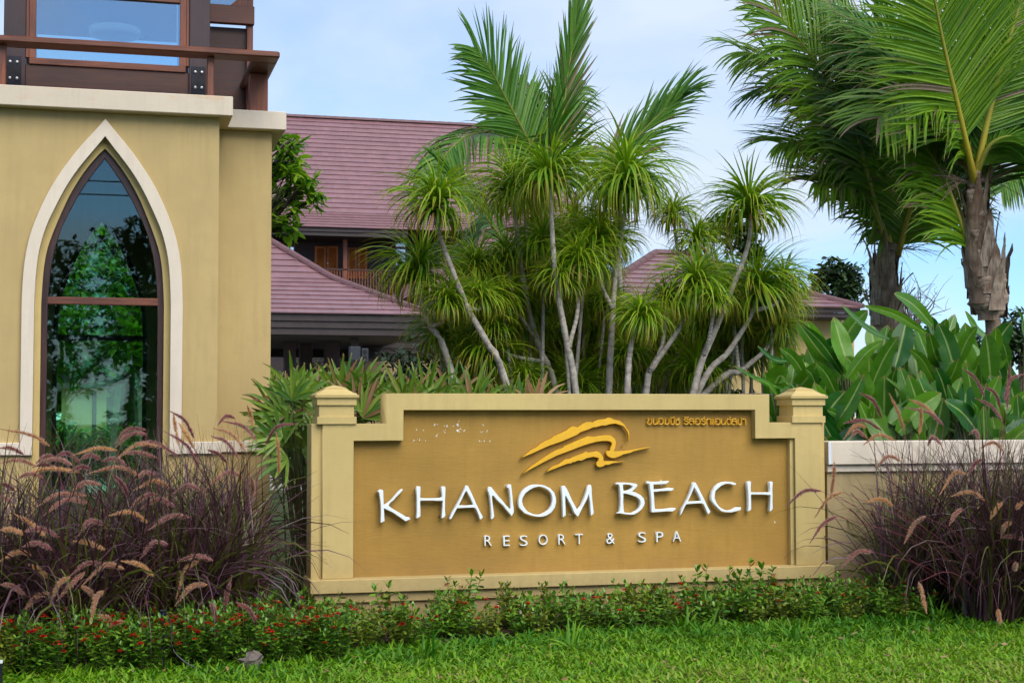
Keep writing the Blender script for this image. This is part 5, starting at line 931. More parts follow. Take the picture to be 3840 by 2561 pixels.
# young tree behind the tower, seen beside it and through its window
YT2 = 20.
bl = [(P(x, y, Y), r, n) for x, y, Y, r, n in ((1055, 520, 19.6, .28, 8), (1085, 700, 19.6, .36, 11), (1045, 780, 19.8, .36, 12), (1055, 640, 19.8, .34, 11), (1165, 750, 19.5, .18, 7), (1130, 700, 19.5, .2, 7), (1050, 850, 19.8, .24, 9), (1080, 580, 19.6, .22, 6), (950, 700, 20.5, .8, 50), (840, 340, 19.5, .26, 12), (800, 400, 19.5, .5, 30), (450, 1000, 20.5, .8, 60), (300, 1050, 20.5, .8, 60), (560, 1080, 20.4, .7, 50), (380, 1230, 20, .55, 100), (280, 1260, 20, .5, 80), (520, 1240, 20.2, .45, 80), (430, 800, 20.8, 1., 70), (640, 600, 20.8, 1., 50), (250, 1150, 21, .7, 60), (400, 1120, 21, .8, 80), (540, 1150, 21, .7, 60), (330, 1320, 20, .4, 40), (470, 1300, 19.8, .4, 40), (230, 1330, 20.2, .4, 30), (560, 1320, 20.2, .35, 30))]
leafy_tree('leafy_tree', G(495, 1900), P(470, 1180, 20.6), bl, 'leafy young tree behind the tower, its branches showing right of the tower wall', 'tree', .20, 7, .17, seed=4)
for k_, (a, b) in enumerate((((395, 1760), (450, 1360)), ((560, 1760), (520, 1370)))):
    A_, B_ = P(*a, 19.6), P(*b, 20.3); A_[2] = 0; t = thing('tree_stake', tuple(A_), ['left', 'right'][k_]+' weathered timber stake propping the tree seen through the arch window', 'stake'); obox('pole', A_-np.array([0, 0, .03]), B_, .08, .08, (0, 1, 0), M['timber'], t)
# far trees
def far(name, pxy, Y, r, n, lab, mat='dtree', Ll=.45, seed=1, foot_dx=0.):
    ctrs = [(P(x, y, Y), rr, nn) for (x, y), rr, nn in zip(pxy, r, n)]; mean = np.mean([c[0] for c in ctrs], 0); f = np.array([mean[0]+foot_dx, Y, 0]); fk = np.array([mean[0], Y, mean[2]*.6]); return leafy_tree(name, f, fk, ctrs, lab, mat, Ll, 5, .2, seed=seed, wr=.5)
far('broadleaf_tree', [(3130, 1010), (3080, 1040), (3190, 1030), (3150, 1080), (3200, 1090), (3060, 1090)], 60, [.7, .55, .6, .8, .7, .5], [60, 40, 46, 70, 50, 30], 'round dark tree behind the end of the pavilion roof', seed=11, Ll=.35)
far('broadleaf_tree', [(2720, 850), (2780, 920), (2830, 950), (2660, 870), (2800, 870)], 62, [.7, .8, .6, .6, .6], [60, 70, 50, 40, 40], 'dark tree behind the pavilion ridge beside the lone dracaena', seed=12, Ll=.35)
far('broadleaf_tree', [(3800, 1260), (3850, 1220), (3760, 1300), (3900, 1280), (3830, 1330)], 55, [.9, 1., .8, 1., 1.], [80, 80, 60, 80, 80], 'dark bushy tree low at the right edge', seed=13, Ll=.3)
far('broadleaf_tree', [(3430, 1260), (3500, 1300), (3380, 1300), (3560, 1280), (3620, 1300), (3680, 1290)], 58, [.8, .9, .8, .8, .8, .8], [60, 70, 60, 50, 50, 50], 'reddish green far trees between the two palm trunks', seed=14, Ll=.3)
# bare twiggy tree
bt = thing('bare_tree', (*P(3420, 1400, 40)[:2], 0), 'leafless twiggy tree against the sky between the palm trunks', 'tree'); g = np.random.default_rng(5); b = Bag(); f = P(3410, 1400, 40); f[2] = 0; tp = P(3415, 1240, 40); V, F_ = tube_vf(smoothpath([f, (f+tp)/2, tp], 8), np.linspace(.12, .06, 8), 7); add('trunk', V, F_, M['brownbark'], bt)
for i in range(34):
    e = P(3415+g.normal(0, 75), 1110+g.normal(0, 45), 40+g.normal(0, .5)); m = (tp+e)/2+g.normal(0, .18, 3); c = smoothpath([tp, m, e], 10); V, F_ = tube_vf(c, np.linspace(.03, .006, 10), 4); b.put(V, F_)
    for j in range(4):
        s = c[int(g.integers(4, 9))]; q = s+g.normal(0, .35, 3)+np.array([0, 0, .15]); V, F_ = tube_vf(smoothpath([s, (s+q)/2+g.normal(0, .04, 3), q], 5), np.linspace(.01, .004, 5), 3); b.put(V, F_)
b.add('branches', M['brownbark'], bt)
# garden seen through the tower and lobby
gb = np.random.default_rng(8)
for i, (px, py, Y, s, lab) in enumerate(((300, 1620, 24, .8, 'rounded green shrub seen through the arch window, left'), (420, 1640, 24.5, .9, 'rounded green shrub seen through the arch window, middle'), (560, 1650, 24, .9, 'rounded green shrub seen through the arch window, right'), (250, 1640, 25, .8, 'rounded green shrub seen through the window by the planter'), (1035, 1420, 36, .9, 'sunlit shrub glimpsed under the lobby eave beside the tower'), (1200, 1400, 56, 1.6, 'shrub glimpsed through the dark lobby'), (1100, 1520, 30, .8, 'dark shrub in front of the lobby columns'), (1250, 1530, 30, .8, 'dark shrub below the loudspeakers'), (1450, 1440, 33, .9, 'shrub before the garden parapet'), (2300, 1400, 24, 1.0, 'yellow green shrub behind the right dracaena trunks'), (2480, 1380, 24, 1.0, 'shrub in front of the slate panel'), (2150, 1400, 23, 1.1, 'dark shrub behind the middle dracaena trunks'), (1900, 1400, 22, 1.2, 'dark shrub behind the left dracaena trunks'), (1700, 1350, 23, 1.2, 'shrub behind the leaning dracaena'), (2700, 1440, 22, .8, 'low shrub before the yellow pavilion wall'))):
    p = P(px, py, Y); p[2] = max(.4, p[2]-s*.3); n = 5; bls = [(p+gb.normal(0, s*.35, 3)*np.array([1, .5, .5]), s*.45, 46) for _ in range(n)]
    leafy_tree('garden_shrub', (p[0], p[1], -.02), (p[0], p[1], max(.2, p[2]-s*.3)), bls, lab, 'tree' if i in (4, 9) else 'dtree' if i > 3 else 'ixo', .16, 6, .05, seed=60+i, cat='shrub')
hz = thing('garden_house', (*P(330, 1400, 45)[:2], 0), 'small house with grey tiled roof seen through the arch window', 'building')
p0, p1 = P(230, 1560, 45), P(400, 1455, 45); box('house_wall', p0[0], p1[0], 45, 45.2, 0, p1[2], M['wall'], hz, 0); box('doorway', P(345, 1500, 45)[0], P(362, 1500, 45)[0], 44.97, 44.995, 0, p1[2]-.1, M['dark'], hz, 0)
q0, q1, q2 = P(180, 1455, 44.4), P(440, 1455, 44.4), P(310, 1385, 46.5); 
loft('house_roof', np.array([[q0, q1, q1+[0, 5, 0], q0+[0, 5, 0]], [q0+[0, 0, .15], q1+[0, 0, .15], q1+[0, 5, .15], q0+[0, 5, .15]], [q2+[-.3, 0, .3], q2+[.3, 0, .3], q2+[.3, .3, .3], q2+[-.3, .3, .3]]]), M['tile'], hz, True, False)
pt = thing('planter', (*P(225, 1690, 18)[:2], 0), 'grey square planter with a dark spiky plant seen through the arch window', 'planter'); p = P(225, 1690, 18); sq = lambda a, z: [(p[0]-a, 18-a, z), (p[0]+a, 18-a, z), (p[0]+a, 18+a, z), (p[0]-a, 18+a, z)]
loft('pot', np.array([sq(.14, 0), sq(.19, .72), sq(.21, .72), sq(.21, .78), sq(.17, .78), sq(.17, .74)]), M['pot'], pt, True, False)
n = 60; V, F_, C = blades(np.tile([p[0], 18, .8], (n, 1)), gb.uniform(0, 6.28, n), np.radians(gb.uniform(20, 88, n)), np.radians(gb.uniform(20, 100, n)), gb.uniform(.5, 1.1, n), np.full(n, .03), 7, 1.2, 'lance', .25); b = Bag(); b.put(V, F_, C); b.add('foliage', M['dtree'], pt, True)
# trees and wires across the road behind the viewer (they show in the window glass)
for i, (x, y, h, lab) in enumerate(((-3.5, -20, 7.3, 'street tree across the road reflected at the left of the arch window'), (1.2, -24, 8.4, 'street tree across the road reflected in the middle of the arch window'), (5.2, -21, 7.6, 'street tree across the road reflected at the right of the arch window'))):
    g = np.random.default_rng(90+i); bls = [(np.array([x, y, h*.72])+g.normal(0, 1, 3)*np.array([1.5, 1., 1.1]), 1.0, 70) for _ in range(9)]; leafy_tree('street_tree', (x, y, 0), (x, y, h*.42), bls, lab, 'dtree', .26, 6, .2, seed=91+i, wr=.5)
for i, (x, y, h, lab) in enumerate(((-6.4, -18, 6.6, 'low spreading street tree across the road, leftmost in the glass'), (-1., -18.5, 6.8, 'low spreading street tree across the road, in the middle of the glass'), (3.2, -17.5, 6.4, 'low spreading street tree across the road, right in the glass'))):
    g = np.random.default_rng(290+i); bls = [(np.array([x, y, h*.58])+g.normal(0, 1, 3)*np.array([1.6, .8, 1.1]), 1.0, 80) for _ in range(10)]; leafy_tree('street_tree', (x, y, 0), (x, y, h*.35), bls, lab, 'dtree', .26, 6, .18, seed=291+i, wr=.5)
for i, (z, y) in enumerate(((8.4, -11), (7.3, -11.3), (7.0, -11.5))):
    c = smoothpath([(-60, y, z+.9), (-20, y, z+.15), (5, y, z), (30, y, z+.2), (70, y, z+.9)], 30); V, F_ = tube_vf(c, .018, 5); add('overhead_cable', V, F_, M['wire'], None, org=(5, y, z)); o = bpy.data.objects[-1] if False else None
for i, o in enumerate([x for x in bpy.data.objects if x.name.startswith('overhead_cable')]): setp(o, ['top', 'middle', 'lowest'][i]+' overhead cable across the road, reflected in the windows', 'cable', None, 'thing')
for i, (x, h) in enumerate(((-7, 3.6), (-4.2, 3.0), (-1.4, 3.4), (1.6, 2.8), (4.4, 3.5), (7.4, 3.1))):  # unseen bush row, added behind the camera to darken low reflections in the glass
    g = np.random.default_rng(190+i); bls = [(np.array([x, -17, h*.5])+g.normal(0, 1, 3)*np.array([.9, .5, h*.25]), 1.0, 60) for _ in range(6)]; leafy_tree('added_reflection_bush', (x, -17, 0), (x, -17, .5), bls, ['leftmost', 'second', 'third', 'fourth', 'fifth', 'last'][i]+' bush from the left in the unseen row added across the road to darken the glass', 'ixo', .22, 6, .08, seed=191+i, wr=.5, cat='shrub')

for i, (px, py, Y, r) in enumerate(((120, 1440, 60, 2.6), (260, 1420, 64, 2.4), (400, 1450, 62, 2.2), (560, 1430, 66, 2.6), (700, 1440, 62, 2.4))):
    p = P(px, py, Y); g = np.random.default_rng(240+i); bls = [(p+g.normal(0, 1, 3)*np.array([1.2, .5, .9]), r*.6, 70) for _ in range(5)]; leafy_tree('garden_tree', (p[0], p[1], 0), (p[0], p[1], p[2]*.5), bls, 'garden tree far behind the tower, %s from the left through the arch window' % nth(i), 'tree', .5, 6, .15, seed=241+i, wr=.55)
# ------------------------------------------------------------------ purple fountain grass
def head_geo(p0, p1, p2, seed, tone, rad=.0095, hair=.024):
    g = np.random.default_rng(seed); c = smoothpath([p0, .25*p0+.5*p1+.25*p2, p2], 16); t = np.linspace(0, 1, 16); r = rad*np.minimum(1, np.minimum(t*7+.35, (1-t)*2.6+.12)); b = Bag(); V, F_ = tube_vf(c, r*.62, 6); C = np.zeros((len(V), 3)); C[:, 0] = tone; b.put(V, F_, C)
    n = 1100; s = g.random(n)**.9; q = np.stack([np.interp(s, t, c[:, m]) for m in range(3)], -1); T, S, U_ = frames(c); tt = np.stack([np.interp(s, t, T[:, m]) for m in range(3)], -1); ss = np.stack([np.interp(s, t, S[:, m]) for m in range(3)], -1); uu = np.cross(ss, tt)
    a = g.uniform(0, 2*np.pi, n); out = ss*np.cos(a)[:, None]+uu*np.sin(a)[:, None]; rr_ = np.interp(s, t, r)[:, None]; d = out*.85+tt*g.uniform(.35, .95, n)[:, None]; d /= np.linalg.norm(d, axis=1, keepdims=True); hl = hair*g.uniform(.55, 1.15, n)[:, None]*np.clip(rr_/rad, .3, 1)
    A = q+out*rr_*.5; w_ = np.cross(d, g.normal(0, 1, (n, 3))); w_ /= np.linalg.norm(w_, axis=1, keepdims=True); V = np.stack([A-w_*.0012, A+w_*.0012, A+d*hl], 1); F_ = np.arange(n*3).reshape(-1, 3); C = np.zeros((n, 3, 3)); C[..., 0] = np.clip(tone+g.normal(0, .12, n), 0, 1)[:, None]; C[:, 2, 1] = 1.; b.put(V, F_, C.reshape(-1, 3)); return b, c
def grass_clump(x, y, label, heads, seed, nb, hgt, spread, lean=(0, 0), grp='purple fountain grass clumps'):
    g = np.random.default_rng(seed); t = thing('fountain_grass', (x, y, 0), label, 'grass', grp); n = nb; a = g.uniform(0, 2*np.pi, n); r = spread*.45*np.sqrt(g.random(n)); base = np.stack([x+np.cos(a)*r, y+np.sin(a)*r, np.zeros(n)], -1); az = np.arctan2(np.sin(a)*.8+lean[1]+g.normal(0, .6, n), np.cos(a)*.8+lean[0]+g.normal(0, .6, n))
    lim = 1.42 if x < 3 else 6.25; reach = base[:, 0]+np.cos(az)*hgt*.55; az = np.where((reach > lim) if x < 3 else (reach < lim) & (g.random(n) < .8), np.pi-az, az)
    u = g.random(n); el = np.radians(89-u*30); bend = np.radians(g.uniform(15, 175, n)*(.30+u)); Ln = hgt*g.uniform(.5, 1.3, n)
    b = Bag(); V, F_, C = blades(base, az, el, bend, Ln, g.uniform(.0070, .0150, n), 10, 1.9, 'grass', .3, np.clip(g.beta(1.5, 1.3, n), 0, 1), g.normal(0, .5, n), g, .9); b.put(V, F_, C); o = b.add('blades', M['pblade'], t, True); o['kind'] = 'stuff'
    for j, (p0, p1, p2, tone) in enumerate(heads):
        hb, c = head_geo(p0, p1, p2, seed*100+j, tone); f = np.array([x+g.normal(0, spread*.12), y+g.normal(0, spread*.12), .0]); td = c[0]-c[2]; td /= np.linalg.norm(td)
        k_ = smoothpath([f, f*.45+p0*.55+np.array([0, 0, .10])+td*.12, p0], 14); V, F_ = tube_vf(k_, np.linspace(.0026, .0017, 14), 4); C = np.zeros((len(V), 3)); C[:, 0] = .12; hb.put(V, F_, C); hb.add('seed_head', M['head'], t, True)
    return t
HLf = [(275,255,210,180,0,160,.8),(810,165,700,120,635,245,.2),(815,190,720,150,640,260,.3),(900,260,760,190,620,350,.75),(985,310,880,210,740,235,.25),(650,280,560,240,405,305,.95),(445,350,370,260,310,310,.15),(400,360,330,300,215,345,.5),(190,360,110,310,0,350,.6),(130,300,60,250,0,265,.45),(80,500,30,460,0,465,.2),(440,400,280,350,120,415,.9),(780,420,680,330,490,405,.65),(870,320,760,270,690,300,.5),(945,485,870,400,740,500,.85),(480,530,320,480,205,590,.6),(490,570,360,500,240,640,.5),(970,590,880,500,775,605,.2),(870,520,800,510,720,600,.3),(820,680,740,580,600,640,.85),(1050,650,960,600,820,720,.35),(575,690,490,620,435,750,.25),(255,760,190,680,80,630,.85),(135,745,60,700,0,720,.9),(330,760,230,680,120,730,.3),(290,830,210,760,120,815,.2),(195,870,110,800,0,890,.8),(580,830,500,780,405,780,.9),(930,800,850,740,775,880,.2),(265,985,220,930,160,910,.85),(690,935,600,840,450,1030,.7),(630,930,480,850,385,975,.3),(850,975,790,890,670,890,.95),(1180,890,1100,830,970,900,.4),(1110,880,1010,900,975,1100,.8),(1150,1020,1050,990,970,1140,.75),(390,980,320,970,270,1150,.8),(470,950,410,1000,315,1110,.55),(140,1080,70,1010,0,1020,.45),(285,1070,200,1050,125,1180,.7),(575,1055,520,1060,505,1230,.7),(450,1030,510,1050,530,1120,.7),(1075,210,1040,90,940,60,.12),(990,250,970,150,960,70,.9),(1075,270,1030,180,990,125,.95),(1110,390,1060,220,905,170,.15),(1300,100,1250,60,1205,140,.4),(1320,320,1260,200,1170,200,.25),(1360,280,1300,160,1180,155,.8),(1420,220,1370,120,1220,115,.45),(1405,150,1390,80,1370,30,.95),(1475,240,1510,110,1650,130,.3),(1545,410,1550,290,1530,175,.95),(1350,430,1280,330,1115,515,.5),(1395,545,1410,480,1390,420,.55),(1255,345,1220,290,1150,275,.1),(710,530,690,460,620,410,.15),(1110,500,1050,430,945,530,.3),(1250,1200,1240,1100,1285,970,.35),(1420,1230,1390,1140,1310,1120,.4),(1200,1230,1190,1150,1165,1120,.4),(600,1270,640,1220,690,1225,.85),(620,1230,600,1180,510,1210,.85),(560,330,500,280,440,330,.3),(330,400,260,330,180,370,.4),(700,360,640,300,560,340,.25),(560,470,470,430,400,500,.5),(860,420,800,370,760,440,.4),(240,430,160,380,90,440,.55),(60,560,30,520,-30,560,.4),(500,380,460,350,380,400,.2),(300,310,250,300,200,350,.35)]
HRt = [(255,770,170,730,65,855,.2),(310,790,330,680,325,615,.75),(370,775,290,780,220,915,.85),(340,905,260,920,195,1050,.25),(530,1095,440,1060,365,1180,.45),(580,380,550,270,460,245,.12),(700,450,670,340,620,250,.8),(910,420,850,330,700,325,.3),(780,470,795,380,790,310,.9),(870,370,800,300,725,280,.8),(575,445,490,360,375,410,.15),(500,430,440,380,375,495,.85),(500,490,440,410,415,485,.6),(650,500,560,430,480,525,.8),(1130,270,1090,150,1010,115,.12),(1215,330,1200,220,1120,215,.2),(1225,400,1180,300,1080,275,.2),(1250,330,1255,200,1268,75,.25),(1235,290,1250,140,1340,145,.3),(680,610,610,540,550,650,.65),(895,520,840,440,825,530,.3),(1100,500,1090,420,1045,470,.25),(1230,560,1190,470,1100,545,.7),(640,850,590,790,490,830,.95),(1030,680,970,620,890,790,.8),(1130,820,1060,740,950,800,.8),(1120,600,1070,610,1040,690,.2),(815,905,750,920,700,1050,.6),(1010,865,970,880,940,955,.5),(1225,830,1180,870,1160,920,.8),(1280,940,1230,930,1215,1020,.7),(1340,1030,1280,1000,1215,1020,.3),(775,1255,800,1330,820,1425,.85),(1200,1400,1205,1440,1215,1485,.85),(1300,1150,1290,1180,1290,1195,.6),(1340,830,1310,840,1300,870,.85)]
def conv(rec, ox, oy, s, Yf, g):
    ys = np.mean(rec[1:6:2]); Y = Yf(ys)+g.normal(0, .06); q = [P(ox+rec[2*i]/s, oy+rec[2*i+1]/s, Y+g.normal(0, .05)) for i in range(3)]; return (*q, rec[6])
g = np.random.default_rng(2)
hl_ = [conv(r, 0, 1500, 1.4775, lambda y: np.interp(y, [60, 250, 450, 700, 1250], [12.3, 11.7, 10.75, 10.45, 10.25]), g) for r in HLf]
hr_ = [conv(r, 2900, 1300, 1.4255, lambda y: np.interp(y, [100, 420, 700, 1450], [11.9, 11.3, 10.45, 9.95]), g) for r in HRt]
LC = [(-.75, 10.95, 'purple fountain grass clump at the left edge of the picture, in front'), (-.15, 10.85, 'purple fountain grass clump below the arch window, in front'), (.45, 11.0, 'purple fountain grass clump in front of the right side of the arch trim'), (.86, 11.2, 'purple fountain grass clump nearest the sign base on the left'), (-.6, 12.1, 'purple fountain grass clump against the tower at the left edge'), (.1, 12.2, 'purple fountain grass clump against the tower under the arch window'), (.7, 12.3, 'purple fountain grass clump against the tower beside the arch trim'), (1.05, 12.1, 'purple fountain grass clump between the tower corner and the sign')]
RC = [(6.55, 11.45, 'dark purple fountain grass clump right beside the sign'), (6.85, 10.75, 'purple fountain grass clump spilling onto the lawn at the right'), (7.3, 11.5, 'purple fountain grass clump against the garden wall at the right edge'), (7.4, 10.7, 'purple fountain grass clump at the lower right corner')]
for cs, hs, hg_ in ((LC, hl_, 1.28), (RC, hr_, 1.36)):
    asg = {i: [] for i in range(len(cs))}
    for h in hs:
        asg[int(np.argmin([np.hypot(h[0][0]-c[0], (h[0][1]-c[1])*1.5) for c in cs]))].append(h)
    for i, (x, y, lab) in enumerate(cs): grass_clump(x, y, lab, asg[i], 500+i+(50 if cs is RC else 0), 600 if cs is LC else 700, hg_, .55, (.0, -.05))

# ------------------------------------------------------------------ ixora hedge
def shrub_proto(seed, n_st, hgt, mat, nfl, leafL=.045):
    g = np.random.default_rng(seed); st = Bag(); lv = Bag(); tips = []
    for i in range(n_st):
        a = g.uniform(0, 6.28); r = .10*math.sqrt(g.random()); h = hgt*g.uniform(.55, 1.12); b0 = np.array([math.cos(a)*r*.5, math.sin(a)*r*.5, -.01]); e = np.array([math.cos(a)*r*1.9+g.normal(0, .02), math.sin(a)*r*1.9+g.normal(0, .02), h]); c = smoothpath([b0, (b0+e)/2+g.normal(0, .012, 3), e], 8)
        V, F_ = tube_vf(c, np.linspace(.0035, .0016, 8), 4); st.put(V, F_); tips.append(e)
        m = int(h/.024); s = np.linspace(.22, 1., m); q = np.stack([np.interp(s, np.linspace(0, 1, 8), c[:, k]) for k in range(3)], -1); q = np.repeat(q, 2, 0); nn_ = len(q); az = np.repeat(np.arange(m)*1.5708+g.uniform(0, 6), 2)+np.tile([0, np.pi], m)+g.normal(0, .3, nn_)
        ss = np.repeat(s, 2); el = np.radians(np.where(ss > .93, 62, 22)+g.normal(0, 18, nn_)); Ln = leafL*g.uniform(.7, 1.2, nn_)*np.where(ss > .96, .8, 1)
        V, F_, C = blades(q, az, el, np.radians(g.uniform(5, 55, nn_)), Ln, Ln*.24, 5, 1.1, 'leaf', .25, np.clip(g.random(nn_)*.85+np.where((ss > .94) & (g.random(nn_) < .35), .3, 0), 0, 1), 0., g); lv.put(V, F_, C)
    spots = [tips[i]*np.array([1., 1., g.uniform(.72, 1.)])+np.array([0, 0, .008]) for i in g.permutation(len(tips))[:nfl]]
    return st.mesh('stems', M['stem']), lv.mesh('foliage', M[mat], True), spots
def flower_proto(seed):
    g = np.random.default_rng(seed); fl_ = Bag()
    for e in (np.zeros(3),):
        n = int(g.integers(10, 20)); d = g.normal(0, 1, (n, 3)); d[:, 2] = np.abs(d[:, 2])+.4; d /= np.linalg.norm(d, axis=1, keepdims=True); rad = g.uniform(.012, .020)
        for q in d:
            az0 = g.uniform(0, 6.28); V, F_, C = blades(np.tile(e+q*rad, (4, 1)), az0+np.arange(4)*1.571, np.full(4, math.asin(q[2])*.3), np.full(4, .3), np.full(4, .013), np.full(4, .0045), 3, 1., 'leaf', 0, np.full(4, g.random()), 0., g); fl_.put(V, F_, C)
    return fl_.mesh('flower_cluster', M['flower'])
FP = [flower_proto(760+i) for i in range(5)]
SP = [shrub_proto(700+i, n, h, m, f, l) for i, (n, h, m, f, l) in enumerate([(16, .34, 'ixo', 9, .048), (15, .33, 'ixoy', 8, .046), (17, .36, 'ixo', 10, .048), (13, .29, 'ixo', 2, .062), (14, .24, 'ixo', 1, .060), (13, .27, 'ixoy', 2, .054), (11, .38, 'ixo', 3, .064), (13, .23, 'ixoy', 1, .052)])]
g = np.random.default_rng(44); cnt = 0
def place_shrub(x, y, k, s, lab, grp):
    t = thing('ixora_shrub', (x, y, 0), lab, 'shrub', grp); st, lv, f_ = SP[k]; rz = g.uniform(0, 6.28)
    for nm, me in (('stems', st), ('foliage', lv)): o = link(nm, me, t); o.rotation_euler = (0, 0, rz); o.scale = (s, s, s)
    for e in f_: o = link('flower_cluster', FP[int(g.integers(0, 5))], t, (s*(e[0]*math.cos(rz)-e[1]*math.sin(rz)), s*(e[0]*math.sin(rz)+e[1]*math.cos(rz)), s*e[2])); o.rotation_euler = (0, 0, g.uniform(0, 6)); q = g.uniform(.8, 1.15); o.scale = (q, q, q)
for row, (Y0, off) in enumerate(((10.12, 0), (10.32, .1), (10.50, .05), (10.68, .12))):
    for j, x in enumerate(np.arange(-1.0+off, 1.62, .20)): place_shrub(x+g.normal(0, .03), Y0+g.normal(0, .04)-.05*(x < 0), int(g.choice([0, 1, 2, 0, 2])), g.uniform(.85, 1.05), 'red flowered ixora shrub left of the sign, %s from left, %s row' % (nth(j), ['front', 'second', 'third', 'rear'][row]), 'flowering ixora shrubs left of the sign')
for row, (Y0, off) in enumerate(((10.95, .05), (11.2, .14), (11.45, .0))):
    for j, x in enumerate(np.arange(1.55+off, 6.5, .21)): place_shrub(x+g.normal(0, .04), Y0+g.normal(0, .05)-(.35 if x < 2.4 else .0)+(.08 if x > 4 else 0), int(g.choice([3, 4, 5, 6, 7, 4, 3])), g.uniform(.82, 1.08)*(1.0 if row else .85), 'leafy ixora shrub at the foot of the sign, %s from left, %s row' % (nth(j), ['front', 'middle', 'rear'][row]), 'ixora shrubs along the foot of the sign')

# ------------------------------------------------------------------ lawn
g = np.random.default_rng(17)
def lawn_blades(n, x0, x1, y0, y1, Lr, wr, name):
    x = g.uniform(x0, x1, n); y = g.uniform(y0, y1, n); edge = 10.15+.10*np.sin(x*2.1)+.42*np.clip((x-1.0)/1.6, 0, 1)+.25*np.clip((x-3)/2, 0, 1)
    ok = y < edge+g.normal(0, .12, n)+.18; x, y = x[ok], y[ok]; n = len(x); pt = pix(np.stack([x, y, np.zeros(n)], -1)); ok = (pt[:, 0] > -250) & (pt[:, 0] < 4100) & (pt[:, 1] < 2800); x, y = x[ok], y[ok]; n = len(x)
    e2 = 10.15+.10*np.sin(x*2.1)+.42*np.clip((x-1.0)/1.6, 0, 1)+.25*np.clip((x-3)/2, 0, 1); near = np.clip(1-(e2-y)/.5, 0, 1)
    z = .02*np.sin(x*3.1+y*2)+.01; Ln = g.uniform(*Lr, n)*(1+.55*near)
    V, F_, C = blades(np.stack([x, y, np.zeros(n)], -1), g.uniform(0, 6.28, n), np.radians(g.uniform(4, 62, n)), np.radians(g.uniform(0, 70, n)), Ln, g.uniform(*wr, n)*(1+.3*near), 5, 1.3, 'lance', .3, np.clip(g.normal(.5, .22, n)+.30*np.clip((9.75-y)/1.0, -1, 1)+.16*np.sin(x*2.7+1.3*np.sin(y*3.1))*np.sin(y*4.3+x), 0, .955)+(g.random(n) < .035)*.05, g.normal(0, .5, n), g)  # darker toward the hedge: shade and longer turf, both put into blade colour
    o = add(name, V, F_, M['lawn'], None, C, True, (3, 9.5, 0)); setp(o, 'short broad bladed green lawn in front of the hedge', 'lawn', None, 'stuff')
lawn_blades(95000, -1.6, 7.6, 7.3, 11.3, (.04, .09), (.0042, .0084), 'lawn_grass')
# dry leaf scraps caught in the turf
n = 130; x = g.uniform(-.5, 6.2, n); y = g.uniform(8.3, 10.2, n); V, F_, C = blades(np.stack([x, y, g.uniform(.03, .06, n)], -1), g.uniform(0, 6.28, n), np.radians(g.uniform(-10, 25, n)), np.radians(g.uniform(-40, 60, n)), g.uniform(.025, .065, n), g.uniform(.004, .012, n), 5, 1.2, 'leaf', .3, g.random(n), g.normal(0, 1, n), g); o = add('fallen_leaves', V, F_, M['dead'], None, C, True, (3, 9.5, 0)); setp(o, 'dry brown leaf scraps scattered over the lawn', 'leaves', None, 'stuff')
# tall weeds at the hedge foot
for i, (px, py) in enumerate(((2560, 2330), (2640, 2360), (3520, 2300), (2980, 2370), (1600, 2440), (2150, 2400))):
    p = G(px, py+40); t = thing('weed_tuft', (p[0], p[1], 0), ['broad bladed weed under the word SPA', 'broad bladed weed right of the word SPA', 'single upright broad blade in the right fountain grass', 'broad bladed weed below the right pillar', 'broad bladed weed at the hedge foot below the letter K', 'broad bladed weed at the hedge foot below the emblem'][i], 'weed'); n = 16
    V, F_, C = blades(np.tile(p, (n, 1))+g.normal(0, .03, (n, 3))*[1, 1, 0], g.uniform(0, 6.28, n), np.radians(g.uniform(40, 86, n)), np.radians(g.uniform(10, 80, n)), g.uniform(.14, .30, n), g.uniform(.006, .012, n), 7, 1.4, 'lance', .3, g.random(n)*.6, 0., g); b = Bag(); b.put(V, F_, C); b.add('blades', M['lawn'], t, True)
# ------------------------------------------------------------------ small things
p = G(945, 2505); rk = np.random.default_rng(6); th_ = np.linspace(.05, np.pi-.05, 8); ph_ = np.arange(10)/10*2*np.pi; R_ = .055*(1+.22*rk.normal(size=(8, 10))); V = np.array([[(p[0]+math.sin(a)*math.cos(b)*R_[i, j]*1.3, p[1]+math.sin(a)*math.sin(b)*R_[i, j], .045-math.cos(a)*R_[i, j]*1.05) for j, b in enumerate(ph_)] for i, a in enumerate(th_)])
o = loft('stone', V, M['rock'], None, True, False); setp(o, 'rough brown stone at the edge of the left flower bed', 'stone', None, 'thing')
sp_ = thing('sprinkler', tuple(G(615, 2520)), 'small black sprinkler on a riser with a blue nozzle in the left bed', 'sprinkler'); b0 = ORG[sp_.name]
tp = P(612, 2310, b0[1]); V, F_ = tube_vf(smoothpath([b0, (b0+tp)/2, tp], 6), .006, 8); add('riser', V, F_, M['hose'], sp_)
for dx in (-.014, .0, .014): V, F_ = tube_vf(np.array([tp+[dx, 0, -.03], tp+[dx, 0, .035]]), .0045, 7); add('nozzle_arm', V, F_, M['steel'] if dx else M['blueplas'], sp_)
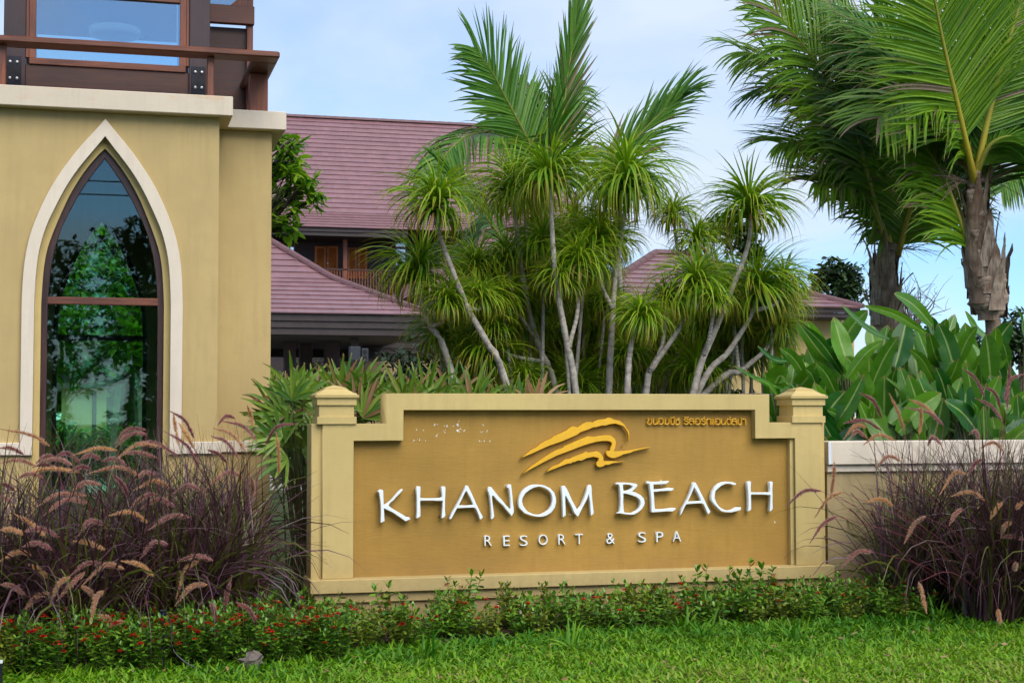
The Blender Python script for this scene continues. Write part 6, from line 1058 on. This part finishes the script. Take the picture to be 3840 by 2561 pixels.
box('nozzle_head', tp[0]-.022, tp[0]+.022, tp[1]-.01, tp[1]+.01, tp[2]+.028, tp[2]+.042, M['hose'], sp_, .003)
c = smoothpath([tp+[.02, 0, .02], tp+[.05, -.02, -.05], tp+[.06, -.05, -.2], np.array([b0[0]+.16, b0[1]-.08, .05]), np.array([b0[0]+.3, b0[1]-.12, .015])], 24); V, F_ = tube_vf(c, .005, 6); add('feed_hose', V, F_, M['hose'], sp_)
st = thing('garden_stake', tuple(G(6, 2640)), 'thin black stake with a pale tip at the lower left corner', 'stake'); b0 = ORG[st.name]; tp = P(4, 2485, b0[1]); V, F_ = tube_vf(np.array([b0, tp]), .008, 8); add('rod', V, F_, M['hose'], st); V, F_ = tube_vf(np.array([tp, tp+[0, 0, .018]]), .010, 8); add('tip', V, F_, M['lamp'], st)
pw_ = thing('periwinkle', tuple(G(3830, 2330)), 'small pink periwinkle flower at the right edge', 'flower'); p = P(3826, 2238, ORG[pw_.name][1]); an = np.arange(5)*1.2566
V, F_, C = blades(np.tile(p, (5, 1)), np.zeros(5), np.zeros(5), np.zeros(5), np.full(5, .02), np.full(5, .009), 4, 1, 'leaf', 0); dirs = np.stack([np.cos(an), np.full(5, -.15), np.sin(an)], -1); V = V.reshape(5, 4, 2, 3); t4 = np.linspace(0, 1, 4); sd_ = np.stack([-np.sin(an), np.zeros(5), np.cos(an)], -1); wv = np.array([.003, .008, .009, .004])
V = p+dirs[:, None, None]*(t4*.02)[None, :, None, None]+sd_[:, None, None]*(wv[None, :, None]*np.array([-1, 1])[None, None])[..., None]; add('petals', V, F_, M['pink'], pw_); c0 = np.array([p, [p[0], p[1], 0]]); V, F_ = tube_vf(c0, .002, 5); add('stem', V, F_, M['stem'], pw_)
# dark pipe lying behind the wall's right end
c = smoothpath([P(2740, 1482, 12.6), P(2830, 1476, 12.62), P(2900, 1482, 12.6)], 8); V, F_ = tube_vf(c, .006, 6); o = add('garden_hose', V, F_, M['hose'], None, org=P(2830, 1476, 12.6)); setp(o, 'dark hose lying over the right end of the sign top', 'hose', None, 'thing')
